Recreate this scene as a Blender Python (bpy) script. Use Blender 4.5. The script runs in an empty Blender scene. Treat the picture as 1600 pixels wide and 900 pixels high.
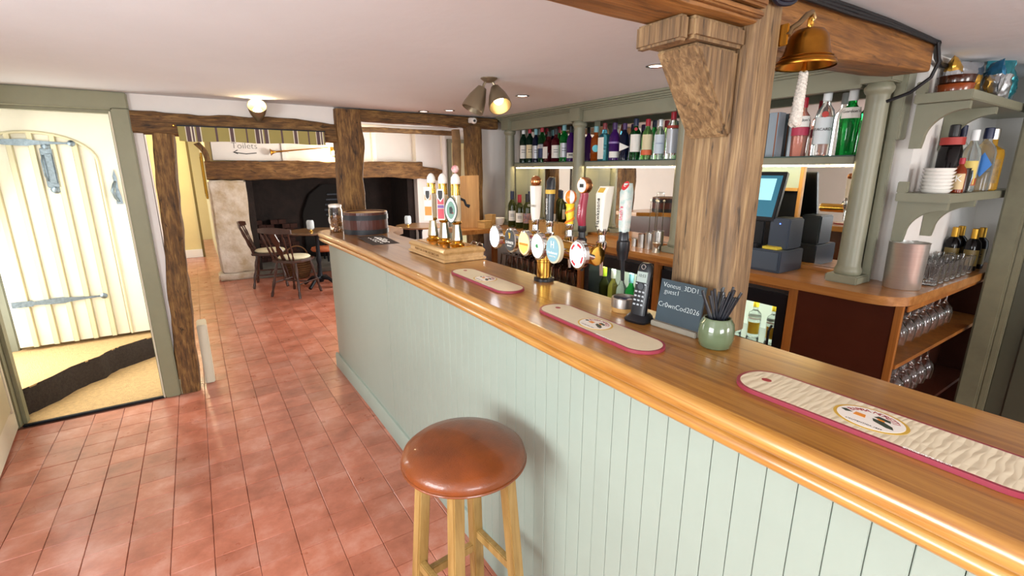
import bpy, bmesh, math, random
from math import sin, cos, pi, radians, sqrt
from mathutils import Vector, Matrix, noise
random.seed(7)
S = bpy.context.scene
COL = S.collection

# ------------------------------------------------------------------ camera
cam_d = bpy.data.cameras.new('camera'); cam = bpy.data.objects.new('camera', cam_d); COL.objects.link(cam)
cam.location = (0, 0, 1.5); cam.rotation_euler = (radians(90 - 14.0), 0, radians(-33.4))
cam_d.sensor_width = 36; cam_d.lens = 36 * 738 / 1600; cam_d.clip_start = 0.02
S.camera = cam
# ------------------------------------------------------------------ world, light, exposure
S.view_settings.view_transform = 'Standard'; S.view_settings.look = 'None'
S.view_settings.gamma = 1; S.view_settings.use_curve_mapping = False
S.view_settings.exposure = 0.2
W = bpy.data.worlds.new('world'); S.world = W; W.use_nodes = True
wn = W.node_tree; bg = wn.nodes['Background']
bg.inputs['Color'].default_value = (0.86, 0.93, 1.0, 1); bg.inputs['Strength'].default_value = 2.0

def area(name, loc, target, sx, sy, power, col=(1, 1, 1)):
    d = bpy.data.lights.new(name, 'AREA'); d.shape = 'RECTANGLE'; d.size = sx; d.size_y = sy
    d.energy = power; d.color = col
    o = bpy.data.objects.new(name, d); COL.objects.link(o); o.location = loc
    v = Vector(target) - Vector(loc); o.rotation_euler = v.to_track_quat('-Z', 'Y').to_euler()
    return o
# lamps for invented windows; daylight at the open outer doorway of the porch
area('added_rear_daylight', (-0.35, -2.55, 1.30), (-0.35, 0, 1.2), 1.5, 0.95, 66, (0.95, 0.98, 1.0))  # lamp added at an invented window behind the camera
area('added_side_daylight', (-1.56, 0.55, 1.30), (0, 0.55, 1.2), 1.3, 0.9, 62, (0.95, 0.98, 1.0))  # added lamp; the unseen window in the left wall is made up
area('added_bar_daylight', (2.2, -2.55, 1.35), (2.2, 0, 1.2), 1.0, 0.8, 34, (1.0, 0.97, 0.92))  # extra lamp on the bar side, its rear window is invented too
area('daylight_porch_door', (-1.42, 4.32, 1.12), (0.2, 3.6, 0.5), 0.62, 1.6, 30, (1.0, 0.98, 0.95))
area('added_snug_fill', (3.5, 5.6, 1.3), (1.5, 5.6, 0.9), 1.2, 0.9, 95, (1.0, 0.95, 0.88))  # fill lamp added for the snug, no window is built here

# ------------------------------------------------------------------ materials
def srgb(h):
    h = h.lstrip('#'); v = [int(h[i:i + 2], 16) / 255 for i in (0, 2, 4)]
    return tuple((c / 12.92 if c <= 0.04045 else ((c + 0.055) / 1.055) ** 2.4) for c in v) + (1,)
MATS = {}
def mat(name, col, rough=0.5, metal=0, var=0.0, vscale=8, bump=0.0, bscale=40, trans=0, ior=1.45, coat=0, emit=None, estr=0, spec=0.5, stretch=(1, 1, 1), dark=None, alpha=1):
    """principled material with noise-driven colour variation and fine bump"""
    if name in MATS: return MATS[name]
    m = bpy.data.materials.new(name); m.use_nodes = True; MATS[name] = m
    nt = m.node_tree; b = nt.nodes['Principled BSDF']
    c = srgb(col) if isinstance(col, str) else tuple(col) + (1,) if len(col) == 3 else col
    b.inputs['Base Color'].default_value = c; b.inputs['Roughness'].default_value = rough; b.inputs['Metallic'].default_value = metal
    b.inputs['Transmission Weight'].default_value = trans; b.inputs['IOR'].default_value = ior
    b.inputs['Coat Weight'].default_value = coat; b.inputs['Coat Roughness'].default_value = 0.08
    b.inputs['Specular IOR Level'].default_value = spec
    if alpha < 1: b.inputs['Alpha'].default_value = alpha
    if emit:
        b.inputs['Emission Color'].default_value = srgb(emit) if isinstance(emit, str) else emit
        b.inputs['Emission Strength'].default_value = estr
    if var or bump:
        tc = nt.nodes.new('ShaderNodeTexCoord'); mp = nt.nodes.new('ShaderNodeMapping'); mp.inputs['Scale'].default_value = stretch
        nt.links.new(tc.outputs['Object'], mp.inputs['Vector'])
    if var:
        n = nt.nodes.new('ShaderNodeTexNoise'); n.inputs['Scale'].default_value = vscale; n.inputs['Detail'].default_value = 6; n.inputs['Roughness'].default_value = 0.6
        nt.links.new(mp.outputs[0], n.inputs['Vector'])
        r = nt.nodes.new('ShaderNodeValToRGB'); r.color_ramp.elements[0].position = 0.3; r.color_ramp.elements[1].position = 0.7
        d = srgb(dark) if dark else tuple(x * (1 - var) for x in c[:3]) + (1,)
        r.color_ramp.elements[0].color = d; r.color_ramp.elements[1].color = c if dark else tuple(min(1, x * (1 + var * 0.5)) for x in c[:3]) + (1,)
        nt.links.new(n.outputs['Fac'], r.inputs['Fac']); nt.links.new(r.outputs['Color'], b.inputs['Base Color'])
    if bump:
        n2 = nt.nodes.new('ShaderNodeTexNoise'); n2.inputs['Scale'].default_value = bscale; n2.inputs['Detail'].default_value = 5
        nt.links.new(mp.outputs[0], n2.inputs['Vector'])
        bp = nt.nodes.new('ShaderNodeBump'); bp.inputs['Strength'].default_value = bump; bp.inputs['Distance'].default_value = 0.01
        nt.links.new(n2.outputs['Fac'], bp.inputs['Height']); nt.links.new(bp.outputs[0], b.inputs['Normal'])
    return m

def wood(name, light, dark, axis, rough=0.6, coat=0.0, bump=0.3, fine=60, along=2.2, contrast=(0.35, 0.65), mid=None, crack=0.0):
    """grain stretched along one axis: two stretched noises mixed, with optional dark cracks"""
    if name in MATS: return MATS[name]
    m = bpy.data.materials.new(name); m.use_nodes = True; MATS[name] = m
    nt = m.node_tree; b = nt.nodes['Principled BSDF']; L = nt.links.new
    b.inputs['Roughness'].default_value = rough; b.inputs['Coat Weight'].default_value = coat; b.inputs['Coat Roughness'].default_value = 0.12
    tc = nt.nodes.new('ShaderNodeTexCoord')
    def nz(sc, al, det=6):
        mp = nt.nodes.new('ShaderNodeMapping'); s = [sc] * 3; s[axis] = al; mp.inputs['Scale'].default_value = s
        L(tc.outputs['Object'], mp.inputs['Vector'])
        n = nt.nodes.new('ShaderNodeTexNoise'); n.inputs['Scale'].default_value = 1; n.inputs['Detail'].default_value = det; n.inputs['Roughness'].default_value = 0.62; n.inputs['Distortion'].default_value = 0.6
        L(mp.outputs[0], n.inputs['Vector']); return n
    a = nz(fine, along); c = nz(fine * 0.18, along * 0.7, 4)
    mx = nt.nodes.new('ShaderNodeMath'); mx.operation = 'MULTIPLY_ADD'; mx.inputs[1].default_value = 0.55
    m2 = nt.nodes.new('ShaderNodeMath'); m2.operation = 'MULTIPLY'; m2.inputs[1].default_value = 0.45
    L(c.outputs['Fac'], m2.inputs[0]); L(a.outputs['Fac'], mx.inputs[0]); L(m2.outputs[0], mx.inputs[2])
    r = nt.nodes.new('ShaderNodeValToRGB'); e = r.color_ramp.elements
    e[0].position, e[1].position = contrast; e[0].color = srgb(dark); e[1].color = srgb(light)
    if mid: x = e.new(sum(contrast) / 2); x.color = srgb(mid)
    L(mx.outputs[0], r.inputs['Fac'])
    out = r.outputs['Color']
    if crack:
        k = nz(fine * 0.55, along * 1.6, 3)
        kr = nt.nodes.new('ShaderNodeValToRGB'); kr.color_ramp.elements[0].position = 0.30; kr.color_ramp.elements[1].position = 0.38
        kr.color_ramp.elements[0].color = (1 - crack,) * 3 + (1,); kr.color_ramp.elements[1].color = (1, 1, 1, 1)
        L(k.outputs['Fac'], kr.inputs['Fac'])
        mm = nt.nodes.new('ShaderNodeMixRGB'); mm.blend_type = 'MULTIPLY'; mm.inputs[0].default_value = 1
        L(out, mm.inputs[1]); L(kr.outputs['Color'], mm.inputs[2]); out = mm.outputs[0]
    L(out, b.inputs['Base Color'])
    if bump:
        bp = nt.nodes.new('ShaderNodeBump'); bp.inputs['Strength'].default_value = bump; bp.inputs['Distance'].default_value = 0.008
        L(mx.outputs[0], bp.inputs['Height']); L(bp.outputs[0], b.inputs['Normal'])
    return m

PLASTER = mat('plaster_white', '#e6e2dd', 0.85, var=0.04, vscale=3, bump=0.25, bscale=14)
CEIL = mat('ceiling_plaster', '#dfe3e6', 0.9, var=0.03, vscale=2.5, bump=0.14, bscale=16)
CREAM = mat('cream_wall', '#e3cf96', 0.8, var=0.04, vscale=3, bump=0.15, bscale=20)
SAGE = mat('sage_gloss_paint', '#83836f', 0.38, var=0.04, vscale=10, bump=0.04, bscale=30)
SAGE_DK = mat('sage_frame_paint', '#88876b', 0.45, var=0.06, vscale=9, bump=0.08, bscale=40)
PANEL = mat('sage_panel_paint', '#96a499', 0.42, var=0.03, vscale=7, bump=0.05, bscale=35)
DOORCREAM = mat('cream_door_paint', '#dcd5bd', 0.45, var=0.03, vscale=6, bump=0.06, bscale=30)
BATTEN = mat('shaded_cream_paint', '#c9c09b', 0.45, var=0.03, vscale=6)  # batten shading put into the colour: darker cream than the leaf
DARKDOOR = mat('dark_olive_door', '#4a4a3c', 0.35, var=0.12, vscale=4)
OAK_X = wood('old_oak_along_x', '#93703f', '#2b1b0d', 0, 0.7, bump=1.0, fine=85, along=9, mid='#64451f', crack=0.75)
OAK_Y = wood('old_oak_along_y', '#93703f', '#2b1b0d', 1, 0.7, bump=1.0, fine=85, along=9, mid='#64451f', crack=0.75)
OAK_Z = wood('old_oak_along_z', '#97733f', '#2b1b0d', 2, 0.7, bump=1.0, fine=85, along=9, mid='#684822', crack=0.75)
POST_Z = wood('pale_oak_along_z', '#a1865e', '#463422', 2, 0.6, bump=0.8, fine=95, along=4.5, mid='#775c3c', crack=0.75)
POST_X = wood('amber_oak_along_x', '#a37038', '#4a2b12', 0, 0.5, bump=0.6, fine=80, along=4.5, mid='#7d5122', crack=0.5)
BAR_Y = wood('varnished_oak_along_y', '#b98639', '#80501c', 1, 0.28, coat=0.5, bump=0.05, fine=120, along=3.0, mid='#a06c28')
BAR_X = wood('varnished_oak_along_x', '#bb8742', '#85521f', 0, 0.28, coat=0.5, bump=0.05, fine=55, along=2.0, mid='#a56d30')
NOSE_Y = wood('oak_nosing_along_y', '#c2944b', '#945f24', 1, 0.3, coat=0.5, bump=0.08, fine=130, along=4, mid='#ad7b39')
PALEWOOD = wood('pale_pine', '#d3ae72', '#a87c40', 1, 0.45, bump=0.06, fine=40, along=3)
PALEWOOD_Z = wood('pale_board', '#c99a58', '#9a6a30', 2, 0.45, bump=0.06, fine=30, along=2)
STOOLWOOD = wood('stool_oak', '#b29258', '#83632f', 2, 0.4, bump=0.1, fine=50, along=3, coat=0.2)
LEATHER = mat('tan_leather', '#7a3c16', 0.32, var=0.35, vscale=9, bump=0.12, bscale=220, coat=0.35)
DARKCHAIR = mat('dark_stained_chair', '#3d2116', 0.35, var=0.25, vscale=12, coat=0.3)
CREAMPAD = mat('cream_seat_pad', '#d8d1b0', 0.8, var=0.06, vscale=25)
ORANGEPAD = mat('orange_seat_pad', '#a85a34', 0.5, var=0.1)
IRON = mat('black_iron', '#1b1e24', 0.45, metal=0.6, var=0.2, vscale=20)
PEWTER = mat('pewter_metal', '#7d8a90', 0.35, metal=0.85, var=0.3, vscale=60, bump=0.2, bscale=120)
BRASS = mat('polished_brass', '#d9ab50', 0.16, metal=1, var=0.08, vscale=20)
OLDBRASS = mat('dull_brass', '#a5712a', 0.3, metal=1, var=0.2, vscale=25)
CHROME = mat('chrome', '#d8d8d8', 0.1, metal=1)
STEEL = mat('brushed_steel', '#c4c1bb', 0.32, metal=1, var=0.08, vscale=8, stretch=(1, 1, 30))
COPPER = mat('copper', '#c58657', 0.25, metal=1)
BLACKPL = mat('black_plastic', '#14161a', 0.35)
DARKGREY = mat('dark_grey_plastic', '#34393f', 0.4)
CABLE = mat('black_cable', '#0c0d12', 0.5)
MIRROR = mat('mirror_silver', (0.86, 0.87, 0.85), 0.015, metal=1)
GLASS = mat('clear_glass', (0.97, 0.98, 0.98), 0.02, trans=1, ior=1.45)
PANE = mat('window_pane', (0.97, 0.98, 0.98), 0.02, trans=1, ior=1.02)
WHITE = mat('white_paint', '#efece6', 0.5)
CERAMIC = mat('white_ceramic', '#f0ede6', 0.2, coat=0.3)
PAPER = mat('white_label_paper', '#e9e6de', 0.6)
STONE = mat('pale_limestone', '#ddd5c8', 0.9, var=0.35, vscale=6, bump=1.0, bscale=16, dark='#b39f80')
SOOT = mat('sooty_brick', '#241a16', 0.9, var=0.5, vscale=6, bump=0.6, bscale=20)
BLACKSOOT = mat('black_soot', '#14100e', 0.9, var=0.3, vscale=5)
MAHOG = mat('mahogany_laminate', '#4a2418', 0.25, var=0.15, vscale=5, coat=0.2)
COIR = mat('coir_matting', '#cfab74', 0.95, var=0.2, vscale=40, bump=0.8, bscale=180)
COIREDGE = mat('dark_mat_edge', '#3b3129', 0.95, var=0.4, vscale=60, bump=1.0, bscale=140)
MATRED = mat('red_rubber_rim', '#8c2f40', 0.45)
MATCREAM = mat('cream_rubber_mat', '#d8cdb0', 0.55, var=0.04, vscale=30)
GOLDINK = mat('gold_print', '#c9a33c', 0.5)
REDINK = mat('red_print', '#93242f', 0.5)
GREENINK = mat('dark_green_print', '#2c3a2c', 0.5)
AMBERINK = mat('amber_print', '#d98a2b', 0.5)
BLACKINK = mat('black_print', '#20201f', 0.5)
WHITEINK = mat('white_print', '#ebe9e2', 0.5)
BLUEINK = mat('blue_print', '#2f5f9c', 0.5)
TEALINK = mat('teal_print', '#5d94a5', 0.45)
CHALK = mat('chalk_white', '#c5cfce', 0.9)
SLATE = mat('slate_board', '#2b3a42', 0.6, var=0.12, vscale=12)
GREYWOOD = mat('grey_painted_wood', '#8b8678', 0.6, var=0.1, vscale=20)
GLAZE = mat('sage_ceramic_glaze', '#5c6a4f', 0.12, var=0.12, vscale=14, coat=0.6)
TERRA = mat('glazed_terracotta', '#8a3f1b', 0.2, var=0.15, coat=0.5)
DARKGLAZE = mat('dark_brown_glaze', '#3a1a0e', 0.2, coat=0.5)
GROUT = mat('tile_grout', '#8a5c4c', 0.9, var=0.2, vscale=20)
WARMBULB = mat('warm_bulb', '#fff2cc', 0.4, emit='#ffe2a0', estr=14)
SPOTBULB = mat('spot_lens', '#ffffff', 0.3, emit='#fff4dd', estr=7)
LED = mat('led_strip', '#fff6dd', 0.4, emit='#ffe2a6', estr=38)
FITTING = mat('antique_fitting', '#8b7d66', 0.35, metal=0.7)

def tile_mat():
    m = bpy.data.materials.new('red_quarry_tile'); m.use_nodes = True; MATS['tile'] = m
    nt = m.node_tree; b = nt.nodes['Principled BSDF']; L = nt.links.new
    g = nt.nodes.new('ShaderNodeNewGeometry'); oi = nt.nodes.new('ShaderNodeObjectInfo')
    n = nt.nodes.new('ShaderNodeTexNoise'); n.inputs['Scale'].default_value = 5; n.inputs['Detail'].default_value = 8; n.inputs['Roughness'].default_value = 0.65
    L(g.outputs['Position'], n.inputs['Vector'])
    r = nt.nodes.new('ShaderNodeValToRGB'); e = r.color_ramp.elements
    e[0].position = 0.3; e[0].color = srgb('#97553f'); e[1].position = 0.72; e[1].color = srgb('#cc9583')
    x = e.new(0.5); x.color = srgb('#b86f57')
    L(n.outputs['Fac'], r.inputs['Fac'])
    hs = nt.nodes.new('ShaderNodeHueSaturation'); L(r.outputs['Color'], hs.inputs['Color'])
    mr = nt.nodes.new('ShaderNodeMapRange'); mr.inputs['To Min'].default_value = 0.86; mr.inputs['To Max'].default_value = 1.12
    L(oi.outputs['Random'], mr.inputs['Value']); L(mr.outputs[0], hs.inputs['Value'])
    L(hs.outputs['Color'], b.inputs['Base Color']); b.inputs['Coat Weight'].default_value = 0.45; b.inputs['Coat Roughness'].default_value = 0.22
    n2 = nt.nodes.new('ShaderNodeTexNoise'); n2.inputs['Scale'].default_value = 9; n2.inputs['Detail'].default_value = 5; L(g.outputs['Position'], n2.inputs['Vector'])
    rr = nt.nodes.new('ShaderNodeMapRange'); rr.inputs['To Min'].default_value = 0.20; rr.inputs['To Max'].default_value = 0.42
    L(n2.outputs['Fac'], rr.inputs['Value']); L(rr.outputs[0], b.inputs['Roughness'])
    bp = nt.nodes.new('ShaderNodeBump'); bp.inputs['Strength'].default_value = 0.18; bp.inputs['Distance'].default_value = 0.01
    L(n2.outputs['Fac'], bp.inputs['Height']); L(bp.outputs[0], b.inputs['Normal'])
    return m
TILE = tile_mat()

# ------------------------------------------------------------------ mesh helpers
def tag(o, label=None, cat=None, group=None, kind=None):
    if label: o['label'] = label
    if cat: o['category'] = cat
    if group: o['group'] = group
    if kind: o['kind'] = kind
    return o
def thing(name, label, cat, loc=(0, 0, 0), rz=0, group=None):
    o = bpy.data.objects.new(name, None); COL.objects.link(o); o.empty_display_size = 0.05
    o.location = loc; o.rotation_euler = (0, 0, rz)
    return tag(o, label, cat, group)
def link(name, me, m, parent=None, loc=None, rot=None):
    o = bpy.data.objects.new(name, me); COL.objects.link(o)
    if m is not None:
        for k in (m if isinstance(m, (list, tuple)) else [m]): me.materials.append(k)
    if parent: o.parent = parent
    if loc is not None: o.location = loc
    if rot is not None: o.rotation_euler = rot
    return o
def obj(name, bm, m, parent=None, loc=None, rot=None, smooth=False, bevel=0.0, seg=2):
    if bevel: bmesh.ops.bevel(bm, geom=[e for e in bm.edges], offset=bevel, segments=seg, affect='EDGES', clamp_overlap=True)
    bmesh.ops.recalc_face_normals(bm, faces=bm.faces)
    me = bpy.data.meshes.new(name); bm.to_mesh(me); bm.free()
    if smooth:
        for p in me.polygons: p.use_smooth = True
        if smooth != 'all':
            try: me.set_sharp_from_angle(angle=radians(38))
            except Exception: pass
    return link(name, me, m, parent, loc, rot)
def struct(o): o['kind'] = 'structure'; return o
def bx(bm, x0, x1, y0, y1, z0, z1):
    v = [bm.verts.new((x, y, z)) for x in (x0, x1) for y in (y0, y1) for z in (z0, z1)]
    for f in ((0, 1, 3, 2), (4, 6, 7, 5), (0, 4, 5, 1), (2, 3, 7, 6), (0, 2, 6, 4), (1, 5, 7, 3)): bm.faces.new([v[i] for i in f])
    return v
def box(x0, x1, y0, y1, z0, z1):
    bm = bmesh.new(); bx(bm, x0, x1, y0, y1, z0, z1); return bm
def lathe(prof, n=24, bm=None, c=(0, 0), closed_ends=True, squash=1.0):
    bm = bm or bmesh.new(); rings = []
    for r, z in prof:
        if r < 1e-5: rings.append([bm.verts.new((c[0], c[1], z))])
        else: rings.append([bm.verts.new((c[0] + r * cos(2 * pi * i / n), c[1] + r * squash * sin(2 * pi * i / n), z)) for i in range(n)])
    for a, b in zip(rings, rings[1:]):
        if len(a) == 1 and len(b) == 1: continue
        for i in range(n):
            j = (i + 1) % n
            if len(a) == 1: bm.faces.new((a[0], b[i], b[j]))
            elif len(b) == 1: bm.faces.new((a[i], b[0], a[j]))
            else: bm.faces.new((a[i], b[i], b[j], a[j]))
    if closed_ends:
        for rg in (rings[0], rings[-1]):
            if len(rg) > 1: bm.faces.new(rg)
    return bm
def tube(pts, r, n=10, bm=None, caps=True):
    bm = bm or bmesh.new(); pts = [Vector(p) for p in pts]; rings = []
    rs = r if isinstance(r, (list, tuple)) else [r] * len(pts)
    up = None
    for i, p in enumerate(pts):
        t = (pts[min(i + 1, len(pts) - 1)] - pts[max(i - 1, 0)]).normalized()
        if up is None: up = Vector((0, 0, 1)) if abs(t.z) < 0.9 else Vector((1, 0, 0))
        a = t.cross(up).normalized(); b = a.cross(t).normalized(); up = b
        rings.append([bm.verts.new(p + rs[i] * (a * cos(2 * pi * k / n) + b * sin(2 * pi * k / n))) for k in range(n)])
    for a, b in zip(rings, rings[1:]):
        for k in range(n): bm.faces.new((a[k], a[(k + 1) % n], b[(k + 1) % n], b[k]))
    if caps: bm.faces.new(rings[0]); bm.faces.new(rings[-1])
    return bm
def prism(poly, z0, z1, bm=None, axis='z'):
    """extrude a 2D polygon; axis names the extrusion direction"""
    bm = bm or bmesh.new()
    f = {'z': lambda a, b, c: (a, b, c), 'x': lambda a, b, c: (c, a, b), 'y': lambda a, b, c: (a, c, b)}[axis]
    lo = [bm.verts.new(f(a, b, z0)) for a, b in poly]; hi = [bm.verts.new(f(a, b, z1)) for a, b in poly]
    n = len(poly)
    for i in range(n): bm.faces.new((lo[i], lo[(i + 1) % n], hi[(i + 1) % n], hi[i]))
    bm.faces.new(lo); bm.faces.new(hi); return bm
def sweep(path, prof, bm=None):
    """sweep a closed 2D profile (offset to the left of travel, z) along a horizontal path"""
    bm = bm or bmesh.new(); rings = []; P = [Vector((x, y)) for x, y in path]
    for i, p in enumerate(P):
        d0 = (P[i] - P[i - 1]).normalized() if i > 0 else None
        d1 = (P[i + 1] - P[i]).normalized() if i < len(P) - 1 else None
        d = ((d0 or d1) + (d1 or d0)).normalized(); nrm = Vector((-d.y, d.x))
        k = 1.0
        if d0 and d1: k = 1 / max(0.3, nrm.dot(Vector((-d1.y, d1.x))))
        rings.append([bm.verts.new((p.x + nrm.x * o * k, p.y + nrm.y * o * k, z)) for o, z in prof])
    n = len(prof)
    for a, b in zip(rings, rings[1:]):
        for k in range(n): bm.faces.new((a[k], a[(k + 1) % n], b[(k + 1) % n], b[k]))
    bm.faces.new(rings[0]); bm.faces.new(rings[-1]); return bm
def arcpts(cx, cy, r, a0, a1, n): return [(cx + r * cos(a0 + (a1 - a0) * i / n), cy + r * sin(a0 + (a1 - a0) * i / n)) for i in range(n + 1)]
def timber(name, A, B, w, d, m, wob=0.012, seed=0, stations=None, tw=None, td=None, parent=None, up=None, round_=0.018, bow=(0, 0), freq=2.6):
    """rough hewn timber from A to B, w wide (sideways) and d deep, uneven arrises"""
    A, B = Vector(A), Vector(B); L = (B - A).length; t = (B - A).normalized()
    u = Vector(up) if up else (Vector((0, 0, 1)) if abs(t.z) < 0.9 else Vector((0, 1, 0)))
    s = t.cross(u).normalized(); u = s.cross(t).normalized()
    ns = stations or max(6, int(L / 0.055)); bm = bmesh.new(); rings = []
    for i in range(ns + 1):
        q = i / ns; c = A + t * (L * q) + s * bow[0] * sin(pi * q) + u * bow[1] * sin(pi * q)
        ww = w + ((tw or w) - w) * q; dd = d + ((td or d) - d) * q
        hx, hy = ww / 2, dd / 2; r = min(round_, hx * .6, hy * .6); ring = []
        for sx, sy in ((1, 1), (-1, 1), (-1, -1), (1, -1)):
            a0 = math.atan2(sy, sx) - pi / 4
            for k in (0, 1, 2): ring.append((sx * (hx - r) + r * cos(a0 + k * pi / 4), sy * (hy - r) + r * sin(a0 + k * pi / 4)))
        full = []
        for k in range(len(ring)):
            a, b = ring[k], ring[(k + 1) % len(ring)]; full.append(a)
            if k % 3 == 2: full += [(a[0] + (b[0] - a[0]) * f, a[1] + (b[1] - a[1]) * f) for f in (0.33, 0.67)]
        vs = []
        for a, b in full:
            p = c + s * a + u * b
            nv = noise.noise_vector(Vector((p.x, p.y, p.z)) * freq * 3 + Vector((seed * 7.1, 0, 0))) * wob * 0.5 + noise.noise_vector(Vector((p.x, p.y, p.z)) * freq + Vector((0, seed * 3.3, 0))) * wob
            nv -= t * nv.dot(t)
            vs.append(bm.verts.new(p + nv))
        rings.append(vs)
    n = len(rings[0])
    for a, b in zip(rings, rings[1:]):
        for k in range(n): bm.faces.new((a[k], a[(k + 1) % n], b[(k + 1) % n], b[k]))
    bm.faces.new(rings[0]); bm.faces.new(rings[-1])
    return obj(name, bm, m, parent, smooth=True)
def text(name, s, size, m, loc, rot, parent=None, align='CENTER', depth=0.0004, sx=1.0, thin=0.0):
    cu = bpy.data.curves.new(name, 'FONT'); cu.body = s; cu.size = size; cu.align_x = align; cu.align_y = 'CENTER'; cu.extrude = depth; cu.resolution_u = 3; cu.offset = -thin
    t = bpy.data.objects.new(name, cu); COL.objects.link(t)
    me = bpy.data.meshes.new_from_object(t); bpy.data.objects.remove(t); bpy.data.curves.remove(cu)
    o = link(name, me, None, parent, loc, rot); me.materials.clear(); me.materials.append(m); o.scale = (sx, 1, 1)
    return o
def copy_tree(o, parent=None, label=None):
    c = o.copy(); COL.objects.link(c)
    if parent: c.parent = parent
    for ch in list(o.children): copy_tree(ch, c)
    if label: c['label'] = label
    return c

# ================================================================== THE SETTING
CZ = 1.945            # ceiling height of the bar room
# ---- floor: slab + quarry tiles
floor = struct(obj('floor', box(-1.62, 3.6, -2.62, 12.6, -0.08, -0.006), GROUT))
TP = 0.1465; TX0 = -0.565; TY0 = 2.693
fwd = Vector((sin(radians(33.4)) * cos(radians(14)), cos(radians(33.4)) * cos(radians(14)), -sin(radians(14))))
rgt = Vector((cos(radians(33.4)), -sin(radians(33.4)), 0)); upv = rgt.cross(fwd)
def proj(x, y, z):
    v = Vector((x, y, z - 1.5)); d = v.dot(fwd)
    if d < 0.05: return None
    return 800 + 738 * v.dot(rgt) / d, 450 - 738 * v.dot(upv) / d
seen, rest = [], []
for i in range(-7, 28):
    for j in range(-36, 68):
        x0 = TX0 + i * TP; y0 = TY0 + j * TP; cx, cy = x0 + TP / 2, y0 + TP / 2
        if not (-1.6 < x0 and x0 + TP < 3.5 and -2.6 < y0): continue
        if cx < -0.36 and 3.76 < cy < 5.1: continue          # porch
        q = proj(cx, cy, 0)
        ok = q is not None and -10 < q[0] < 1610 and q[1] < 915 and cx < 0.83
        if ok and cy > 3.8: ok = -0.03 < cx / cy and cx / cy < 0.235
        if ok and cx < -1.08: ok = False
        (seen if ok else rest).append((x0, y0, cx * cx + cy * cy))
seen.sort(key=lambda t: t[2]); rest += seen[300:]; seen = seen[:300]
def tile_mesh(k):
    bm = bmesh.new(); g = 0.0009; h = TP - 2 * g
    bx(bm, g, g + h, g, g + h, -0.012, 0.0)
    bmesh.ops.bevel(bm, geom=[e for e in bm.edges if all(v.co.z > -0.001 for v in e.verts)], offset=0.002, segments=1, affect='EDGES')
    me = bpy.data.meshes.new('floor_tile'); bm.to_mesh(me); bm.free(); me.materials.append(TILE); return me
TME = tile_mesh(0)
for x0, y0, _ in seen:
    o = bpy.data.objects.new('floor_tile', TME); COL.objects.link(o); o.parent = floor
    o.location = (x0, y0, random.uniform(-0.0012, 0.0)); o.rotation_euler = (random.uniform(-.004, .004), random.uniform(-.004, .004), random.uniform(-.003, .003))
bm = bmesh.new()
for x0, y0, _ in rest:
    g = 0.0009; bx(bm, x0 + g, x0 + TP - g, y0 + g, y0 + TP - g, -0.012, random.uniform(-0.0012, 0))
tag(obj('distant_floor_tiles', bm, TILE, floor), kind='stuff')

# ---- ceilings
struct(obj('ceiling_bar', box(-1.62, 3.6, -2.62, 3.80, CZ, CZ + 0.1), CEIL))
struct(obj('ceiling_snug', box(-1.0, 4.3, 3.80, 12.6, 2.15, 2.25), CEIL))
# ---- walls of the bar room; the wall with the porch door lies in the plane y = 3.76
struct(obj('wall_front_left', box(-1.62, -1.13, 3.76, 3.86, 0, CZ), PLASTER))
struct(obj('wall_front_above_opening', box(-0.27, 0.93, 3.775, 3.86, 1.80, CZ), PLASTER))
bm = box(-0.285, -0.215, 3.775, 3.86, 0, 1.84)
struct(obj('wall_front_strip', bm, PLASTER))
struct(obj('baseboard_front', box(-0.262, -0.17, 3.745, 3.775, 0, 0.115), SAGE_DK, bevel=0.004))
struct(obj('wall_front_above_beam', box(0.93, 2.62, 3.80, 3.86, CZ - 0.03, 2.16), PLASTER))
bm = box(2.17, 2.62, 3.80, 3.90, 0, CZ); struct(obj('wall_front_right', bm, PLASTER))
def wall_with_window(name, axis, pos, thick, a0, a1, wa0, wa1, wz0, wz1, m=PLASTER):
    bm = bmesh.new()
    def add(p0, p1, z0, z1):
        if axis == 'x': bx(bm, pos, pos + thick, p0, p1, z0, z1)
        else: bx(bm, p0, p1, pos, pos + thick, z0, z1)
    add(a0, wa0, 0, CZ); add(wa1, a1, 0, CZ); add(wa0, wa1, 0, wz0); add(wa0, wa1, wz1, CZ)
    struct(obj(name, bm, m))
def window(name, axis, pos, a0, a1, z0, z1):
    def bb(p0, p1, q0, q1, t=0.05):
        return box(pos - t / 2, pos + t / 2, p0, p1, q0, q1) if axis == 'x' else box(p0, p1, pos - t / 2, pos + t / 2, q0, q1)
    r = thing(name, None, None); struct(r)
    for p in (a0 + .03, a1 - .03): obj('window_stile', bb(p - .03, p + .03, z0, z1), WHITE, r)
    for q in (z0 + .03, z1 - .03): obj('window_rail', bb(a0 + .06, a1 - .06, q - .03, q + .03), WHITE, r)
    n = 3
    for k in range(1, n): p = a0 + (a1 - a0) * k / n; obj('glazing_bar', bb(p - .012, p + .012, z0 + .06, z1 - .06, 0.035), WHITE, r)
    for k in range(n):
        p0 = a0 + (a1 - a0) * k / n; p1 = a0 + (a1 - a0) * (k + 1) / n
        obj('pane', bb(p0 + (.06 if k == 0 else .012), p1 - (.06 if k == n - 1 else .012), z0 + .06, z1 - .06, 0.005), PANE, r)
wall_with_window('wall_left', 'x', -1.72, 0.12, -2.62, 3.86, -0.1, 1.2, 0.85, 1.75)
window('added_window_1', 'x', -1.68, -0.1, 1.2, 0.85, 1.75)  # invented window out of view, goes with the side lamp
bm = bmesh.new()
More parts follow.
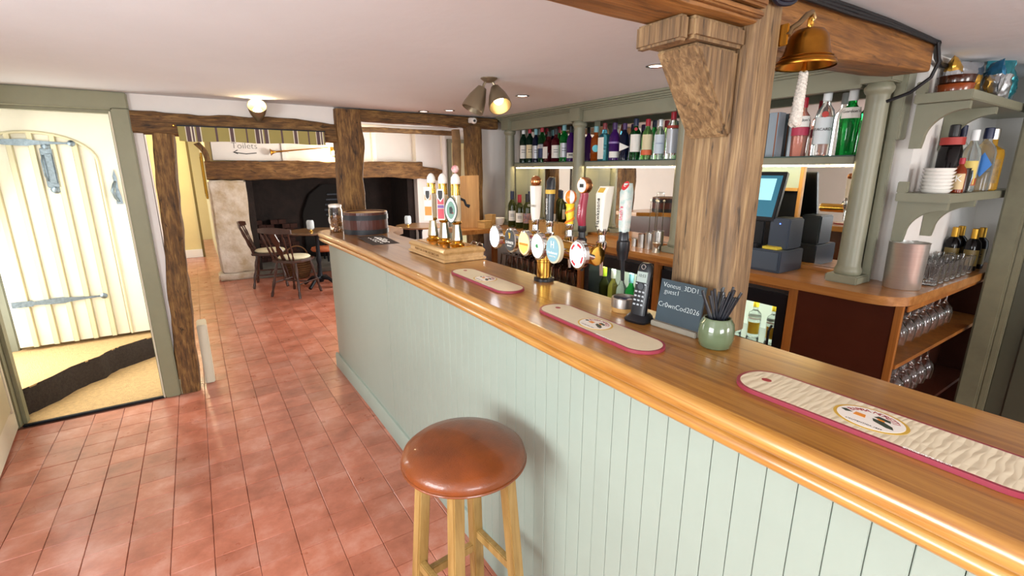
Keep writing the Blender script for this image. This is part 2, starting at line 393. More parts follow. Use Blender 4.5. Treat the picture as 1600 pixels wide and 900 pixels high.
for a, b, z0, z1 in ((-1.72, -1.1, 0, CZ), (0.4, 1.7, 0, CZ), (2.7, 3.6, 0, CZ), (-1.1, 0.4, 0, 0.82), (-1.1, 0.4, 1.78, CZ), (1.7, 2.7, 0, 0.95), (1.7, 2.7, 1.75, CZ)): bx(bm, a, b, -2.74, -2.62, z0, z1)
struct(obj('wall_back', bm, PLASTER))
window('added_window_2', 'y', -2.68, -1.1, 0.4, 0.82, 1.78); window('added_window_3', 'y', -2.68, 1.7, 2.7, 0.95, 1.75)  # made-up windows behind the camera, built for light and mirror reflections
struct(obj('wall_behind_bar', box(2.56, 2.66, 0.80, 3.86, 0, CZ), PLASTER))
struct(obj('wall_alcove', box(2.46, 3.6, 0.77, 0.87, 0, CZ), PLASTER))
struct(obj('wall_alcove_end', box(3.5, 3.6, 0.3, 0.77, 0, CZ), PLASTER))
struct(obj('wall_right', box(3.05, 3.6, -2.62, -0.42, 0, CZ), PLASTER))
struct(obj('wall_right_over_door', box(3.08, 3.3, -0.42, 0.50, 1.85, CZ), PLASTER))
# service door at the far right: painted frame + dark olive leaf
r = thing('door_1', None, None); struct(r)
FRDK = mat('worn_olive_frame', '#6f6c54', 0.5, var=0.2, vscale=8)
obj('door_frame', box(3.03, 3.16, 0.505, 0.585, 0, CZ - 0.001), FRDK, r, bevel=0.008)
obj('door_stop', box(3.045, 3.10, 0.480, 0.505, 0, 1.85), FRDK, r, bevel=0.004)
leaf = obj('door_leaf', box(3.07, 3.12, -0.42, 0.480, 0.01, 1.85), DARKDOOR, r, bevel=0.003)
for a, b, z0, z1 in ((-0.34, 0.0, 0.2, 0.9), (0.08, 0.42, 0.2, 0.9), (-0.34, 0.0, 1.02, 1.72), (0.08, 0.42, 1.02, 1.72)): obj('door_panel', box(3.062, 3.071, a, b, z0, z1), DARKDOOR, leaf, bevel=0.004)

# ---- porch door frame (in the wall y = 3.76)
fr = thing('door_2', None, None); struct(fr)
obj('jamb', box(-0.347, -0.262, 3.735, 3.87, 0, 1.86), SAGE_DK, fr, bevel=0.006)
obj('jamb', box(-1.135, -1.055, 3.735, 3.87, 0, 1.86), SAGE_DK, fr, bevel=0.006)
obj('head', box(-1.135, -0.262, 3.735, 3.87, 1.845, CZ - 0.002), SAGE_DK, fr, bevel=0.006)
for x0, x1 in ((-0.366, -0.347), (-1.055, -1.036)): obj('door_stop', box(x0, x1, 3.79, 3.85, 0, 1.826), SAGE_DK, fr, bevel=0.003)
obj('door_stop', box(-1.055, -0.347, 3.79, 3.85, 1.826, 1.845), SAGE_DK, fr, bevel=0.003)
obj('bead', box(-0.358, -0.350, 3.742, 3.762, 0, 1.835), DOORCREAM, fr, bevel=0.003)
obj('threshold_strip', box(-1.05, -0.35, 3.742, 3.772, 0, 0.012), IRON, fr, bevel=0.004)
bm = box(-0.99, -0.93, 3.70, 3.735, 1.855, 1.875); bx(bm, -0.985, -0.955, 3.69, 3.735, 1.875, 1.895); obj('door_catch', bm, IRON, fr)
# inner door, folded back into the room
dn = thing('door_3', None, None, (-1.062, 3.735, 0.0), radians(6)); struct(dn)
obj('door_leaf', box(-0.045, 0.0, -0.78, 0.0, 0.012, 1.84), DOORCREAM, dn, bevel=0.004)
for z0, z1 in ((0.16, 0.80), (0.95, 1.70)):
    obj('raised_panel', box(-0.002, 0.006, -0.68, -0.10, z0, z1), BATTEN, dn, bevel=0.004)
    for a in ((-0.70, -0.68, z0 - .02, z1 + .02), (-0.10, -0.08, z0 - .02, z1 + .02)): obj('panel_moulding', box(-0.001, 0.010, *a), DOORCREAM, dn, bevel=0.003)

# ---- porch: lower and upper coir matting, side walls, open outer door
struct(obj('wall_porch_right', box(-0.345, -0.285, 3.87, 5.15, 0, 2.15), PLASTER))
struct(obj('wall_porch_far', box(-1.5, -0.345, 5.02, 5.15, 0, 2.15), PLASTER))
struct(obj('ceiling_porch', box(-1.9, -0.285, 3.86, 5.15, 2.15, 2.2), CEIL))
struct(obj('wall_porch_left_end', box(-1.40, -1.30, 3.86, 3.93, 0, 2.15), PLASTER))
struct(obj('wall_porch_left_head', box(-1.40, -1.30, 3.93, 4.90, 1.98, 2.15), PLASTER))
mr = thing('entrance_mat', 'tan coir mat with stepped dark edge filling the entrance porch', 'mat', (0, 0, 0))
obj('lower_mat', box(-1.30, -0.347, 3.775, 5.02, -0.05, 0.004), COIR, mr)
edge = [(-1.10, 3.90), (-1.03, 3.98), (-0.95, 4.10), (-0.88, 4.24), (-0.80, 4.33), (-0.745, 4.38), (-0.715, 4.46), (-0.67, 4.53), (-0.58, 4.60), (-0.47, 4.68), (-0.348, 4.76)]
top = [(-1.30, 3.88)] + edge + [(-0.348, 5.015), (-1.30, 5.015)]
obj('upper_mat', prism(top, 0.165, 0.175), COIR, mr)
rise = [(x + 0.004 * sin(i * 2.3), y - 0.004) for i, (x, y) in enumerate([(-1.30, 3.872)] + edge)]
bm = bmesh.new(); prev = None
E2 = []
for a, b in zip(rise, rise[1:]):
    for k in range(4): E2.append((a[0] + (b[0] - a[0]) * k / 4, a[1] + (b[1] - a[1]) * k / 4))
E2.append(rise[-1])
rings = []
for x, y in E2:
    rg = []
    for k, z in enumerate((0.004, 0.05, 0.10, 0.14, 0.174)):
        nn = noise.noise(Vector((x * 30, y * 30, z * 30))) * 0.006
        rg.append(bm.verts.new((x + 0.010 * (1 - k / 4) + nn, y - 0.012 * (1 - k / 4) - nn, z)))
    rings.append(rg)
for a, b in zip(rings, rings[1:]):
    for k in range(4): bm.faces.new((a[k], b[k], b[k + 1], a[k + 1]))
obj('step_edge', bm, COIREDGE, mr, smooth=True)
struct(obj('outside_ground', box(-6, -1.40, 2.5, 7, -0.05, 0.15), mat('pale_paving', '#cfc8bb', 0.8, var=0.1, vscale=3)))
struct(obj('trim_1', box(-1.32, -1.26, 4.84, 4.94, 0.17, 2.1), SAGE, bevel=0.006))
struct(obj('baseboard_porch', box(-1.30, -0.35, 4.985, 5.018, 0.176, 0.25), mat('bare_plinth', '#b08a66', 0.85, var=0.2)))

# plank door, opened back across the far side of the porch
D = thing('plank_door', 'cream plank front door with iron straps and letterbox, standing open in porch', 'door', (-1.245, 4.80, 0.205), radians(0.5))
DW, DH, DT = 0.875, 1.80, 0.04
obj('door_leaf', box(0, DW, 0, DT, 0, DH), DOORCREAM, D, bevel=0.003)
# raised surround: right stile with arched head
aw = 0.70; ax0 = -0.02
arch = [(0.67, 0.0), (0.67, 1.36)] + [(0.32 + 0.35 * cos(t) * 1.0, 1.36 + 0.20 * sin(t)) for t in [pi * k / 14 for k in range(1, 14)]] + [(0.0, 1.40), (0.0, 1.80), (0.875, 1.80), (0.875, 0.0)]
obj('arched_surround', prism(arch, -0.016, 0.001, axis='y'), DOORCREAM, D)
rim = [(0.668, -0.018, 0.0)] + [(0.668, -0.018, z) for z in (0.5, 1.0, 1.36)] + [(0.32 + 0.348 * cos(pi * k / 16), -0.018, 1.36 + 0.198 * sin(pi * k / 16)) for k in range(1, 16)]
obj('arch_moulding', tube(rim, 0.010, 8), BATTEN, D, smooth=True)
for k in range(5):
    x = 0.095 + 0.115 * k
    zt = 1.36 + 0.198 * sqrt(max(0, 1 - ((x - 0.32) / 0.35) ** 2)) - 0.006
    obj('plank', box(x + 0.021, min(x + 0.095, 0.665), -0.004, 0.001, 0, zt - 0.01), DOORCREAM, D)
    b_ = prism([(x - 0.019, 0.001), (x - 0.015, -0.024), (x + 0.012, -0.024), (x + 0.017, 0.001)], 0, zt)
    obj('batten', b_, BATTEN, D)
def strap(z):
    s_ = obj('strap_hinge', prism([(0.02, z - .022), (0.13, z - .022), (0.14, z - .012), (0.20, z - .020), (0.30, z - .024), (0.36, z - .014), (0.50, z - .006), (0.52, z - .008), (0.535, z), (0.52, z + .008), (0.50, z + .006), (0.36, z + .014), (0.30, z + .024), (0.20, z + .020), (0.14, z + .012), (0.13, z + .022), (0.02, z + .022)], -0.028, -0.018, axis='y'), PEWTER, D)
    obj('boss', lathe([(0, -0.008), (0.022, -0.004), (0.022, 0.002), (0.008, 0.012), (0, 0.013)], 14), PEWTER, s_, (0.54, -0.028, z), (pi / 2, 0, 0), smooth=True)
strap(0.335); strap(1.485)
lb = obj('letterbox', box(0.36, 0.44, -0.024, -0.014, 1.17, 1.45), PEWTER, D, bevel=0.006)
obj('letterbox_flap', box(0.378, 0.422, -0.032, -0.024, 1.20, 1.41), PEWTER, lb, bevel=0.004)
obj('knocker_bar', tube([(0.372, -0.03, 1.40), (0.366, -0.05, 1.36), (0.366, -0.05, 1.26), (0.372, -0.03, 1.22)], 0.006, 8), PEWTER, lb, smooth=True)
for z, s_ in ((1.462, 1), (1.158, -1)): obj('scroll_finial', lathe([(0, -0.01), (0.030, -0.006), (0.020, 0.004), (0, 0.012)], 10), PEWTER, lb, (0.40, -0.022, z), (pi / 2, 0, 0), smooth=True)
hd = obj('thumb_latch', prism([(0.730, 1.04), (0.770, 1.04), (0.767, 1.10), (0.757, 1.16), (0.760, 1.24), (0.750, 1.30), (0.735, 1.25), (0.740, 1.16), (0.733, 1.10)], -0.024, -0.015, axis='y'), PEWTER, D)
obj('grip', tube([(0.745, -0.02, 1.21), (0.737, -0.05, 1.19), (0.725, -0.065, 1.14), (0.733, -0.055, 1.09), (0.748, -0.02, 1.06)], [0.008, 0.010, 0.013, 0.010, 0.008], 10), PEWTER, hd, smooth=True)
obj('white_knob', lathe([(0.006, 0), (0.010, 0.012), (0.016, 0.02), (0.012, 0.03), (0, 0.033)], 14), CERAMIC, D, (0.80, -0.015, 0.875), (pi / 2, 0, 0), smooth=True)

# ---- timber frame between the bar and the snug (plane y = 3.76)
tag(timber('timber_post', (-0.205, 3.80, 0.0), (-0.115, 3.80, 1.78), 0.115, 0.12, OAK_Z, 0.016, 1, up=(0, 1, 0)), 'dark knotty oak post beside the white porch door frame', 'post')
tag(timber('timber_lintel', (-0.262, 3.79, 1.79), (0.945, 3.79, 1.765), 0.12, 0.135, OAK_X, 0.018, 2), 'rough oak lintel above the striped pelmet blind', 'beam')
tag(timber('timber_post', (1.035, 3.775, 0.0), (1.015, 3.775, 1.935), 0.185, 0.15, OAK_Z, 0.026, 3, up=(0, 1, 0), bow=(0.02, 0)), 'thick gnarled oak post rising behind the wooden bucket', 'post')
tag(timber('timber_beam', (1.10, 3.76, 1.897), (2.30, 3.76, 1.892), 0.10, 0.085, OAK_X, 0.010, 4), 'thin dark oak ceiling beam running towards the security camera', 'beam')
tag(timber('timber_post', (2.09, 3.74, 0.0), (2.055, 3.74, 1.86), 0.125, 0.12, OAK_Z, 0.014, 5, up=(0, 1, 0)), 'dark oak post behind the upright chopping board', 'post')
tag(timber('timber_post', (1.978, 3.845, 0.0), (1.945, 3.845, 1.84), 0.055, 0.08, mat('pale_split_oak', '#8d6f4b', 0.8, var=0.4, vscale=10, bump=0.6, bscale=25), 0.010, 6, up=(0, 1, 0)), 'pale weathered split timber fixed beside the dark oak post', 'post')
# low cream post by the opening
tag(obj('newel_block', box(-0.115, -0.055, 3.85, 4.02, 0, 0.44), DOORCREAM, bevel=0.006), 'short cream painted upright standing behind the dark oak door post', 'upright')

# ---- the snug with its inglenook, seen through the frame
struct(obj('wall_snug_far', box(0.62, 4.2, 7.75, 7.95, 1.55, 2.16), PLASTER))
struct(obj('wall_snug_far_right', box(3.12, 4.2, 7.60, 7.80, 0, 2.16), PLASTER))
struct(obj('wall_snug_right', box(4.2, 4.3, 3.8, 7.95, 0, 2.16), PLASTER))
struct(obj('wall_snug_bar_side', box(2.62, 4.3, 3.80, 3.90, 0, 2.16), PLASTER))
struct(obj('wall_snug_left', box(-0.55, -0.45, 5.25, 8.4, 0, 2.16), PLASTER))
struct(obj('wall_snug_left_porch', box(-0.55, -0.285, 5.15, 5.25, 0, 2.16), PLASTER))
struct(obj('wall_passage_end', box(-1.0, 0.0, 10.0, 10.1, 0, 2.16), CREAM))
struct(obj('baseboard_passage', box(-1.0, 0.0, 9.965, 10.0, 0, 0.14), WHITE, bevel=0.006))
struct(obj('trim_2', box(-0.02, 0.015, 9.96, 10.1, 0, 2.15), mat('dark_passage_trim', '#6b5a2e', 0.6)))
struct(obj('wall_passage_right', box(0.20, 0.62, 7.92, 12.5, 0, 2.16), CREAM))
struct(obj('wall_passage_far', box(-1.0, 0.6, 12.5, 12.6, 0, 2.16), CREAM))
struct(obj('wall_fireplace_back', box(0.5, 3.3, 8.60, 8.70, 0, 1.8), SOOT))
struct(obj('wall_fireplace_left', box(0.62, 0.70, 7.8, 8.6, 0, 1.8), SOOT))
struct(obj('wall_fireplace_right', box(3.00, 3.12, 7.75, 8.6, 0, 1.8), SOOT))
struct(obj('hearth', box(0.60, 3.1, 7.45, 8.6, 0, 0.055), mat('grey_hearth_stone', '#7d7a72', 0.8, var=0.25, vscale=6, bump=0.4), bevel=0.01))
bp = thing('stone_pier', 'pale rough limestone pier at the left of the inglenook fireplace', 'pillar', (0, 0, 0))
def rubble(name, x0, x1, y0, y1, z0, z1, seed, parent, m=STONE, a=0.022):
    bm = box(x0, x1, y0, y1, z0, z1); bmesh.ops.bevel(bm, geom=bm.edges[:], offset=0.02, segments=2, affect='EDGES'); bmesh.ops.subdivide_edges(bm, edges=bm.edges[:], cuts=7, use_grid_fill=True)
    for v in bm.verts: v.co += noise.noise_vector(v.co * 7 + Vector((seed, 0, 0))) * a
    return obj(name, bm, m, parent, smooth=True)
zs = [0.10, 1.37]
for k in range(1): rubble('stone_block', 0.165, 0.60, 7.56, 7.86, zs[k] + .002, zs[k + 1] - .002, k * 3.7, bp)
rubble('plinth_stone', 0.13, 0.61, 7.53, 7.88, 0.0, 0.10, 9.1, bp, a=0.01)
tag(timber('bressummer_beam', (0.16, 7.66, 1.495), (3.20, 7.66, 1.505), 0.24, 0.24, wood('fire_beam_oak', '#8f6a3c', '#3c2411', 0, 0.75, bump=0.7, fine=40, along=6, mid='#69471f', crack=0.6), 0.03, 8), 'massive oak beam spanning the inglenook fireplace', 'beam')
tag(timber('curved_beam_end', (3.16, 7.64, 1.47), (3.58, 7.64, 1.40), 0.2, 0.19, MATS['fire_beam_oak'], 0.02, 9), 'drooping right end of the fireplace beam by the white strip', 'beam')
tag(timber('timber_brace', (0.10, 7.62, 1.84), (0.20, 7.62, 1.60), 0.07, 0.09, OAK_Z, 0.012, 10, up=(0, 1, 0), bow=(0.03, 0)), 'small curved oak brace above the limestone pier', 'beam')
tag(timber('snug_ceiling_beam', (1.3, 7.2, 2.075), (3.6, 7.2, 2.075), 0.10, 0.07, OAK_X, 0.008, 11), 'slim oak beam below the snug ceiling over the fireplace', 'beam')
struct(obj('trim_3', box(0.62, 4.1, 7.74, 7.75, 1.60, 2.15), PLASTER))
for x in (1.15, 2.47): struct(obj('trim_4', box(x - .03, x + .03, 7.70, 7.745, 1.61, 2.15), WHITE, bevel=0.004))
struct(obj('trim_5', box(3.56, 3.62, 7.52, 7.60, 0, 2.14), WHITE, bevel=0.004))
g = thing('door_4', None, None); struct(g)
obj('door_frame', box(3.68, 3.74, 7.54, 7.60, 0, 1.95), SAGE, g); obj('door_frame', box(3.68, 4.2, 7.54, 7.60, 1.95, 2.01), SAGE, g)
obj('door_leaf', box(3.74, 4.2, 7.56, 7.60, 0, 1.95), mat('pale_glow_door', '#d9cf9c', 0.5), g)
obj('door_panel', box(3.79, 4.15, 7.548, 7.562, 1.0, 1.85), BATTEN, g)
for z in (0.1, 0.9, 1.3): obj('door_panel', box(3.79, 4.15, 7.553, 7.562, z, z + 0.06), BATTEN, g)
# fireback and stove
f = thing('fireback', 'dark cast iron fireback with worn pale relief at the back of fireplace', 'fireback', (2.0, 8.58, 0.055))
obj('plate', prism([(-.55, 0), (.55, 0), (.55, .75), (.42, 1.05), (.2, 1.22), (-.2, 1.22), (-.42, 1.05), (-.55, .75)], -0.05, -0.005, axis='y'), BLACKSOOT, f, bevel=0.01)
RELIEF = mat('ash_grey_relief', '#3d424b', 0.7, var=0.4, vscale=40)
for k in range(7):
    zz = 0.52 + k * 0.085
    obj('relief_band', box(-0.20 + 0.02 * abs(k - 3), 0.20 - 0.02 * abs(k - 3), -0.062, -0.05, zz, zz + 0.035), RELIEF, f, bevel=0.006)
f = thing('fire_basket', 'low iron fire basket with grey logs in the fireplace', 'fire basket', (2.0, 8.12, 0.055))
for s_ in (-1, 1):
    for y in (-0.14, 0.14): obj('leg', tube([(s_ * .32, y, 0), (s_ * .32, y, 0.34)], 0.014, 8), IRON, f)
    obj('rail', tube([(-.32, s_ * .14, 0.18), (.32, s_ * .14, 0.18)], 0.010, 8), IRON, f); obj('rail', tube([(-.32, s_ * .14, 0.28), (.32, s_ * .14, 0.28)], 0.010, 8), IRON, f)
for k in range(7): obj('grate_bar', tube([(-.27 + .09 * k, -.15, 0.12), (-.27 + .09 * k, .15, 0.12)], 0.009, 6), IRON, f)
for k, (a, b) in enumerate(((-.25, .16), (-.2, .22), (-.28, .26))): obj('log', tube([(a, -.07 + .07 * k, 0.17 + .02 * k), (b, -.06 + .07 * k, 0.19)], 0.045, 10), mat('grey_log', '#544b44', 0.9, var=0.4, bump=0.6), f)
# brick ends stacked on both sides of the fire (glimpsed in the dark)
BR = thing('hearth_bricks', 'reddish bricks stacked at the left inside the fireplace', 'bricks', (0, 0, 0))
for i in range(5):
    for j in range(9):
        if (i + j) % 3 == 0 and j > 5: continue
        obj('brick', box(0.72 + i * .115 + (j % 2) * .05, 0.72 + i * .115 + .108 + (j % 2) * .05, 8.44, 8.585, 0.06 + j * .075, 0.06 + j * .075 + .068), mat('dark_red_brick', '#3d221a', 0.9, var=0.4, vscale=12, bump=0.4), BR)

# ================================================================== MAIN POST AND BEAMS OVER THE BAR
def cz(y): return 1.10 - max(0.0, y - 2.2) * 0.015          # the old counter dips a little towards its far end
mp = thing('timber_post', 'big square pale oak post with angled brace standing at the bar counter', 'post', (0, 0, 0))
timber('post_shaft', (1.0925, 0.722, 1.102), (1.092, 0.722, CZ - 0.002), 0.095, 0.165, POST_Z, 0.004, 21, parent=mp, round_=0.006, up=(0, 1, 0))
obj('brace', prism([(1.044, 1.575), (1.044, 1.755), (0.895, 1.755), (1.03, 1.575)], 0.672, 0.782, axis='y'), POST_Z, mp, bevel=0.006)
obj('corbel_block', box(0.868, 1.044, 0.660, 0.790, 1.757, 1.799), POST_Z, mp, bevel=0.007)
obj('corbel_side', box(0.842, 0.867, 0.672, 0.792, 1.752, 1.799), POST_Z, mp, bevel=0.005)
b1 = thing('ceiling_beam', 'heavy amber oak ceiling beam running left from the bar post', 'beam', (0, 0, 0))
timber('beam_body', (-1.59, 0.71, 1.872), (1.043, 0.71, 1.872), 0.145, 0.142, POST_X, 0.005, 22, parent=b1, round_=0.008)
obj('beam_bead', box(-1.59, 1.043, 0.622, 0.636, 1.808, 1.822), POST_X, b1, bevel=0.004)
obj('beam_ledge', box(-1.59, 1.043, 0.615, 0.636, 1.826, 1.85), POST_X, b1, bevel=0.005)
tag(timber('ceiling_beam', (1.145, 0.765, 1.848), (2.23, 0.765, 1.890), 0.135, 0.145, POST_X, 0.006, 23, round_=0.008, td=0.100), 'amber oak beam between the bar post and the back bar column, cables on top', 'beam')
# black cable bundle above the beam, running on to the alcove
cb = thing('cable_bundle', 'bundle of black cables strung along the beam towards the alcove', 'cables', (0, 0, 0))
for k in range(3):
    o_ = 0.009 * k
    obj('cable', tube([(1.15, 0.660 - 0.004 * (k % 2), 1.925 - o_ * .4), (1.3, 0.676, 1.918 - o_ * .8), (1.55, 0.682, 1.929 - o_), (1.8, 0.684, 1.935 - o_ * .7), (2.06, 0.682, 1.932 - o_ * .5), (2.24, 0.69, 1.935 - o_ * .4)], 0.0052, 8), CABLE, cb, smooth=True)
obj('cable', tube([(2.22, 0.685, 1.928), (2.30, 0.71, 1.925), (2.40, 0.735, 1.912), (2.50, 0.75, 1.900), (2.60, 0.752, 1.905), (2.72, 0.752, 1.893), (2.90, 0.752, 1.890), (2.95, 0.752, 1.865)], 0.010, 8), CABLE, cb, smooth=True)
obj('cable', tube([(2.21, 0.682, 1.93), (2.235, 0.676, 1.87), (2.235, 0.69, 1.82), (2.228, 0.74, 1.775), (2.215, 0.805, 1.75)], 0.006, 8), CABLE, cb, smooth=True)
for q in range(5):
    obj('cable_coil', tube([(1.10 + (0.050 + 0.004 * q) * cos(2 * pi * k / 28), 0.618 + 0.006 * sin(q * 2.1) + 0.003 * sin(k), 1.905 + (0.030 + 0.003 * q) * sin(2 * pi * k / 28) - 0.004 * q) for k in range(29)], 0.0062, 8), mat('navy_cable', '#0e1226', 0.5), cb, smooth=True)

# brass bell with rope
bl = thing('brass_bell', 'brass ship bell with a white knotted rope hanging beside the oak post', 'bell', (1.235, 0.625, 1.735))
obj('bell_body', lathe([(0.064, 0.0), (0.066, 0.003), (0.062, 0.010), (0.054, 0.018), (0.047, 0.034), (0.043, 0.055), (0.040, 0.066), (0.030, 0.078), (0.012, 0.083), (0, 0.084)], 32, closed_ends=False), OLDBRASS, bl, smooth='all')
obj('bell_mouth', lathe([(0.060, 0.003), (0.050, 0.02), (0.040, 0.055), (0.02, 0.07), (0, 0.072)], 32, closed_ends=False), OLDBRASS, bl, smooth='all')
for z, r_ in ((0.020, 0.0545), (0.012, 0.0605)): obj('rib', tube([(r_ * cos(2 * pi * k / 32), r_ * sin(2 * pi * k / 32), z) for k in range(33)], 0.0018, 6), OLDBRASS, bl, smooth=True)
obj('loop', tube([(0.007 * cos(t), 0, 0.092 + 0.012 * sin(t)) for t in [2 * pi * k / 16 for k in range(17)]], 0.004, 8), BRASS, bl, smooth=True)
obj('bracket_arm', tube([(-0.09, 0.0, 0.055), (-0.08, 0, 0.07), (-0.05, 0, 0.085), (-0.02, 0, 0.108), (0.0, 0, 0.116), (0.012, 0, 0.105), (0.005, 0, 0.096)], [0.006, 0.006, 0.006, 0.006, 0.006, 0.006, 0.004], 10), mat('aged_bronze', '#8a7350', 0.35, metal=0.9), bl, smooth=True)
obj('bracket_plate', box(-0.094, -0.088, -0.002, 0.020, 0.035, 0.080), BRASS, bl, bevel=0.002)
obj('clapper', lathe([(0, -0.012), (0.007, -0.008), (0.005, 0.005), (0.003, 0.06)], 12), BRASS, bl, smooth=True)
rp = bmesh.new(); n_ = 60
for s_ in range(3):
    tube([(0.006 * cos(k * .55 + s_ * 2.09) - 0.010 * k / n_, 0.006 * sin(k * .55 + s_ * 2.09), -0.012 - 0.118 * k / n_) for k in range(n_)], [0.0045 + 0.0045 * (k / n_) for k in range(n_)], 7, rp)
obj('rope', rp, mat('white_rope', '#d6cfc4', 0.95, var=0.3, vscale=200, bump=0.6, bscale=400), bl, smooth=True)

# ================================================================== BAR COUNTER
BC = thing('bar_counter', 'long sage panelled bar counter with varnished oak top', 'bar counter', (0, 0, 0))
def dip(o):
    for v in o.data.vertices:
        if v.co.z > 0.9: v.co.z += cz(v.co.y) - 1.10
    return o
front = [(0.715, -0.9), (0.715, 0.3), (0.715, 1.0), (0.715, 1.7), (0.715, 2.4), (0.712, 2.8), (0.706, 3.1), (0.700, 3.35), (0.698, 3.48), (0.712, 3.57), (0.755, 3.625), (0.82, 3.642)]
rear = [(1.25, 3.642), (1.25, 3.36), (1.10, 3.16), (1.078, 3.0), (1.078, 2.4), (1.078, 1.7), (1.078, 1.0), (1.078, 0.3), (1.078, -0.9)]
SEAM = 0.895
# top: two boards with a seam, split lengthways
def strip(pl, pr_, z0, z1):
    bm = bmesh.new(); rg = []
    for (xa, ya), (xb, yb) in zip(pl, pr_): rg.append([bm.verts.new(p) for p in ((xa, ya, z0), (xb, yb, z0), (xb, yb, z1), (xa, ya, z1))])
    for a, b in zip(rg, rg[1:]):
        for k in range(4): bm.faces.new((a[k], a[(k + 1) % 4], b[(k + 1) % 4], b[k]))
    bm.faces.new(rg[0]); bm.faces.new(rg[-1]); return bm
ys = [-0.9, 0.3, 1.0, 1.7, 2.4, 2.8, 3.1, 3.35, 3.48, 3.57, 3.625, 3.642]
fx = [p[0] for p in front]
dip(obj('counter_board', strip(list(zip([x + 0.0 for x in fx], ys)), [(SEAM - 0.0008, y) for y in ys], 1.062, 1.10), BAR_Y, BC))
ys2 = [-0.9, 0.3, 1.0, 1.7, 2.4, 3.0, 3.16, 3.36, 3.642]; rx = [1.078] * 6 + [1.10, 1.25, 1.25]
dip(obj('counter_board', strip([(SEAM + 0.0008, y) for y in ys2], list(zip(rx, ys2)), 1.062, 1.10), BAR_Y, BC))
# rounded nosing on the front edge and a second moulding beneath
def roll(r, cz_, off, n=10): return [(off + r * cos(pi / 2 + pi * k / n) * -1, cz_ + r * sin(pi / 2 + pi * k / n)) for k in range(n + 1)]
nose = [(0.0, 1.10)] + [(0.019 * sin(pi * k / 8), 1.081 + 0.019 * cos(pi * k / 8)) for k in range(1, 8)] + [(0.0, 1.062)]
dip(obj('nosing', sweep(front, [(o, z) for o, z in nose]), NOSE_Y, BC, smooth=True))
path2 = [(x + 0.022, y) if i < 9 else (x + 0.012, y - 0.018) for i, (x, y) in enumerate(front)]
low = [(0.0, 1.0615)] + [(0.004 + 0.024 * sin(pi * k / 8), 1.044 + 0.0175 * cos(pi * k / 8)) for k in range(1, 8)] + [(0.0, 1.020)]
low += [(-0.04, 1.020), (-0.04, 1.0615)]
dip(obj('edge_moulding', sweep(path2, low), NOSE_Y, BC, smooth=True))
# tongue and groove boards, each one separate
PW = 0.0535; y = 2.40; k = 0
while y > -0.85:
    bm = bmesh.new(); g_ = 0.0008
    bx(bm, 0.785 + random.uniform(0, 0.0008), 0.800, y - PW + g_, y - g_ * 0.4, 0.0, 1.058)
    bmesh.ops.bevel(bm, geom=[e for e in bm.edges if abs(e.verts[0].co.z - e.verts[1].co.z) > .5 and e.verts[0].co.x < 0.79], offset=0.0016, segments=1, affect='EDGES')
    obj('plank', bm, PANEL, BC); y -= PW
obj('panel_back', box(0.7985, 0.82, -0.85, 3.64, 0.0, 1.03), mat('groove_shadow', '#6a746a', 0.8), BC)
endp = [(0.785, 2.4005), (0.784, 2.9), (0.778, 3.3), (0.775, 3.55), (0.782, 3.66), (0.798, 3.66), (0.797, 2.4005)]
obj('end_panel', prism(endp, 0.0, 1.04), PANEL, BC, smooth=True)
obj('end_board', box(0.79, 1.02, 3.6405, 3.655, 0.0, 1.03), PANEL, BC)
base = [(0.785, -0.85), (0.785, 2.4), (0.784, 2.9), (0.778, 3.3), (0.773, 3.67)]
obj('baseboard', sweep(base, [(0.0, 0.0), (0.016, 0.0), (0.016, 0.098), (0.010, 0.110), (0.0, 0.112)]), PANEL, BC, smooth=True)
obj('back_panel', box(1.00, 1.02, -0.85, 3.655, 0.0, 1.058), MAHOG, BC)
obj('back_shelf', box(1.02, 1.07, -0.85, 3.3, 0.55, 0.57), BAR_Y, BC)

# ================================================================== BACK BAR
BB = thing('back_bar', 'sage painted back bar with round columns, cornice and mirrored shelves', 'back bar', (0, 0, 0))
CYS = [3.56, 2.66, 1.77, 0.875]; BT = 1.03; CX = 2.325
BW = thing('back_bar_worktop', 'varnished oak worktop of the back bar, rounded at its right end', 'worktop', (0, 0, 0))
obj('worktop', prism([(2.14, 3.66), (2.14, 0.74), (2.15, 0.69), (2.17, 0.65), (2.21, 0.62), (2.26, 0.61), (3.42, 0.59), (3.42, 0.765), (2.45, 0.765), (2.45, 0.80), (2.555, 0.80), (2.555, 3.66)], BT - 0.036, BT), wood('worktop_oak', '#b9824a', '#85501f', 1, 0.3, coat=0.4, bump=0.05, fine=45, along=2, mid='#a06a32'), BW, smooth=True)
obj('worktop_left_run', box(1.74, 2.1395, 3.36, 3.66, BT - 0.036, BT), MATS['worktop_oak'], BW)
obj('worktop_upstand', box(2.445, 2.49, 0.94, 3.49, BT + 0.0005, BT + 0.018), MATS['worktop_oak'], BW)
def column(yc):
    bm = lathe([(0.047, 0), (0.051, 0.006), (0.051, 0.02), (0.046, 0.03), (0.0435, 0.04), (0.043, 0.35), (0.0395, 0.72), (0.041, 0.728), (0.047, 0.734), (0.051, 0.744), (0.051, 0.754), (0.045, 0.762), (0.042, 0.768)], 28)
    c_ = obj('column', bm, SAGE, BB, (CX, yc, BT + 0.035), smooth=True)
    obj('plinth', box(-0.062, 0.062, -0.062, 0.062, -0.035, 0.0), SAGE, c_, bevel=0.005)
    obj('capital_block', box(-0.055, 0.06, -0.055, 0.055, 0.768, 0.862), SAGE, c_, bevel=0.004)
for yc in CYS: column(yc)
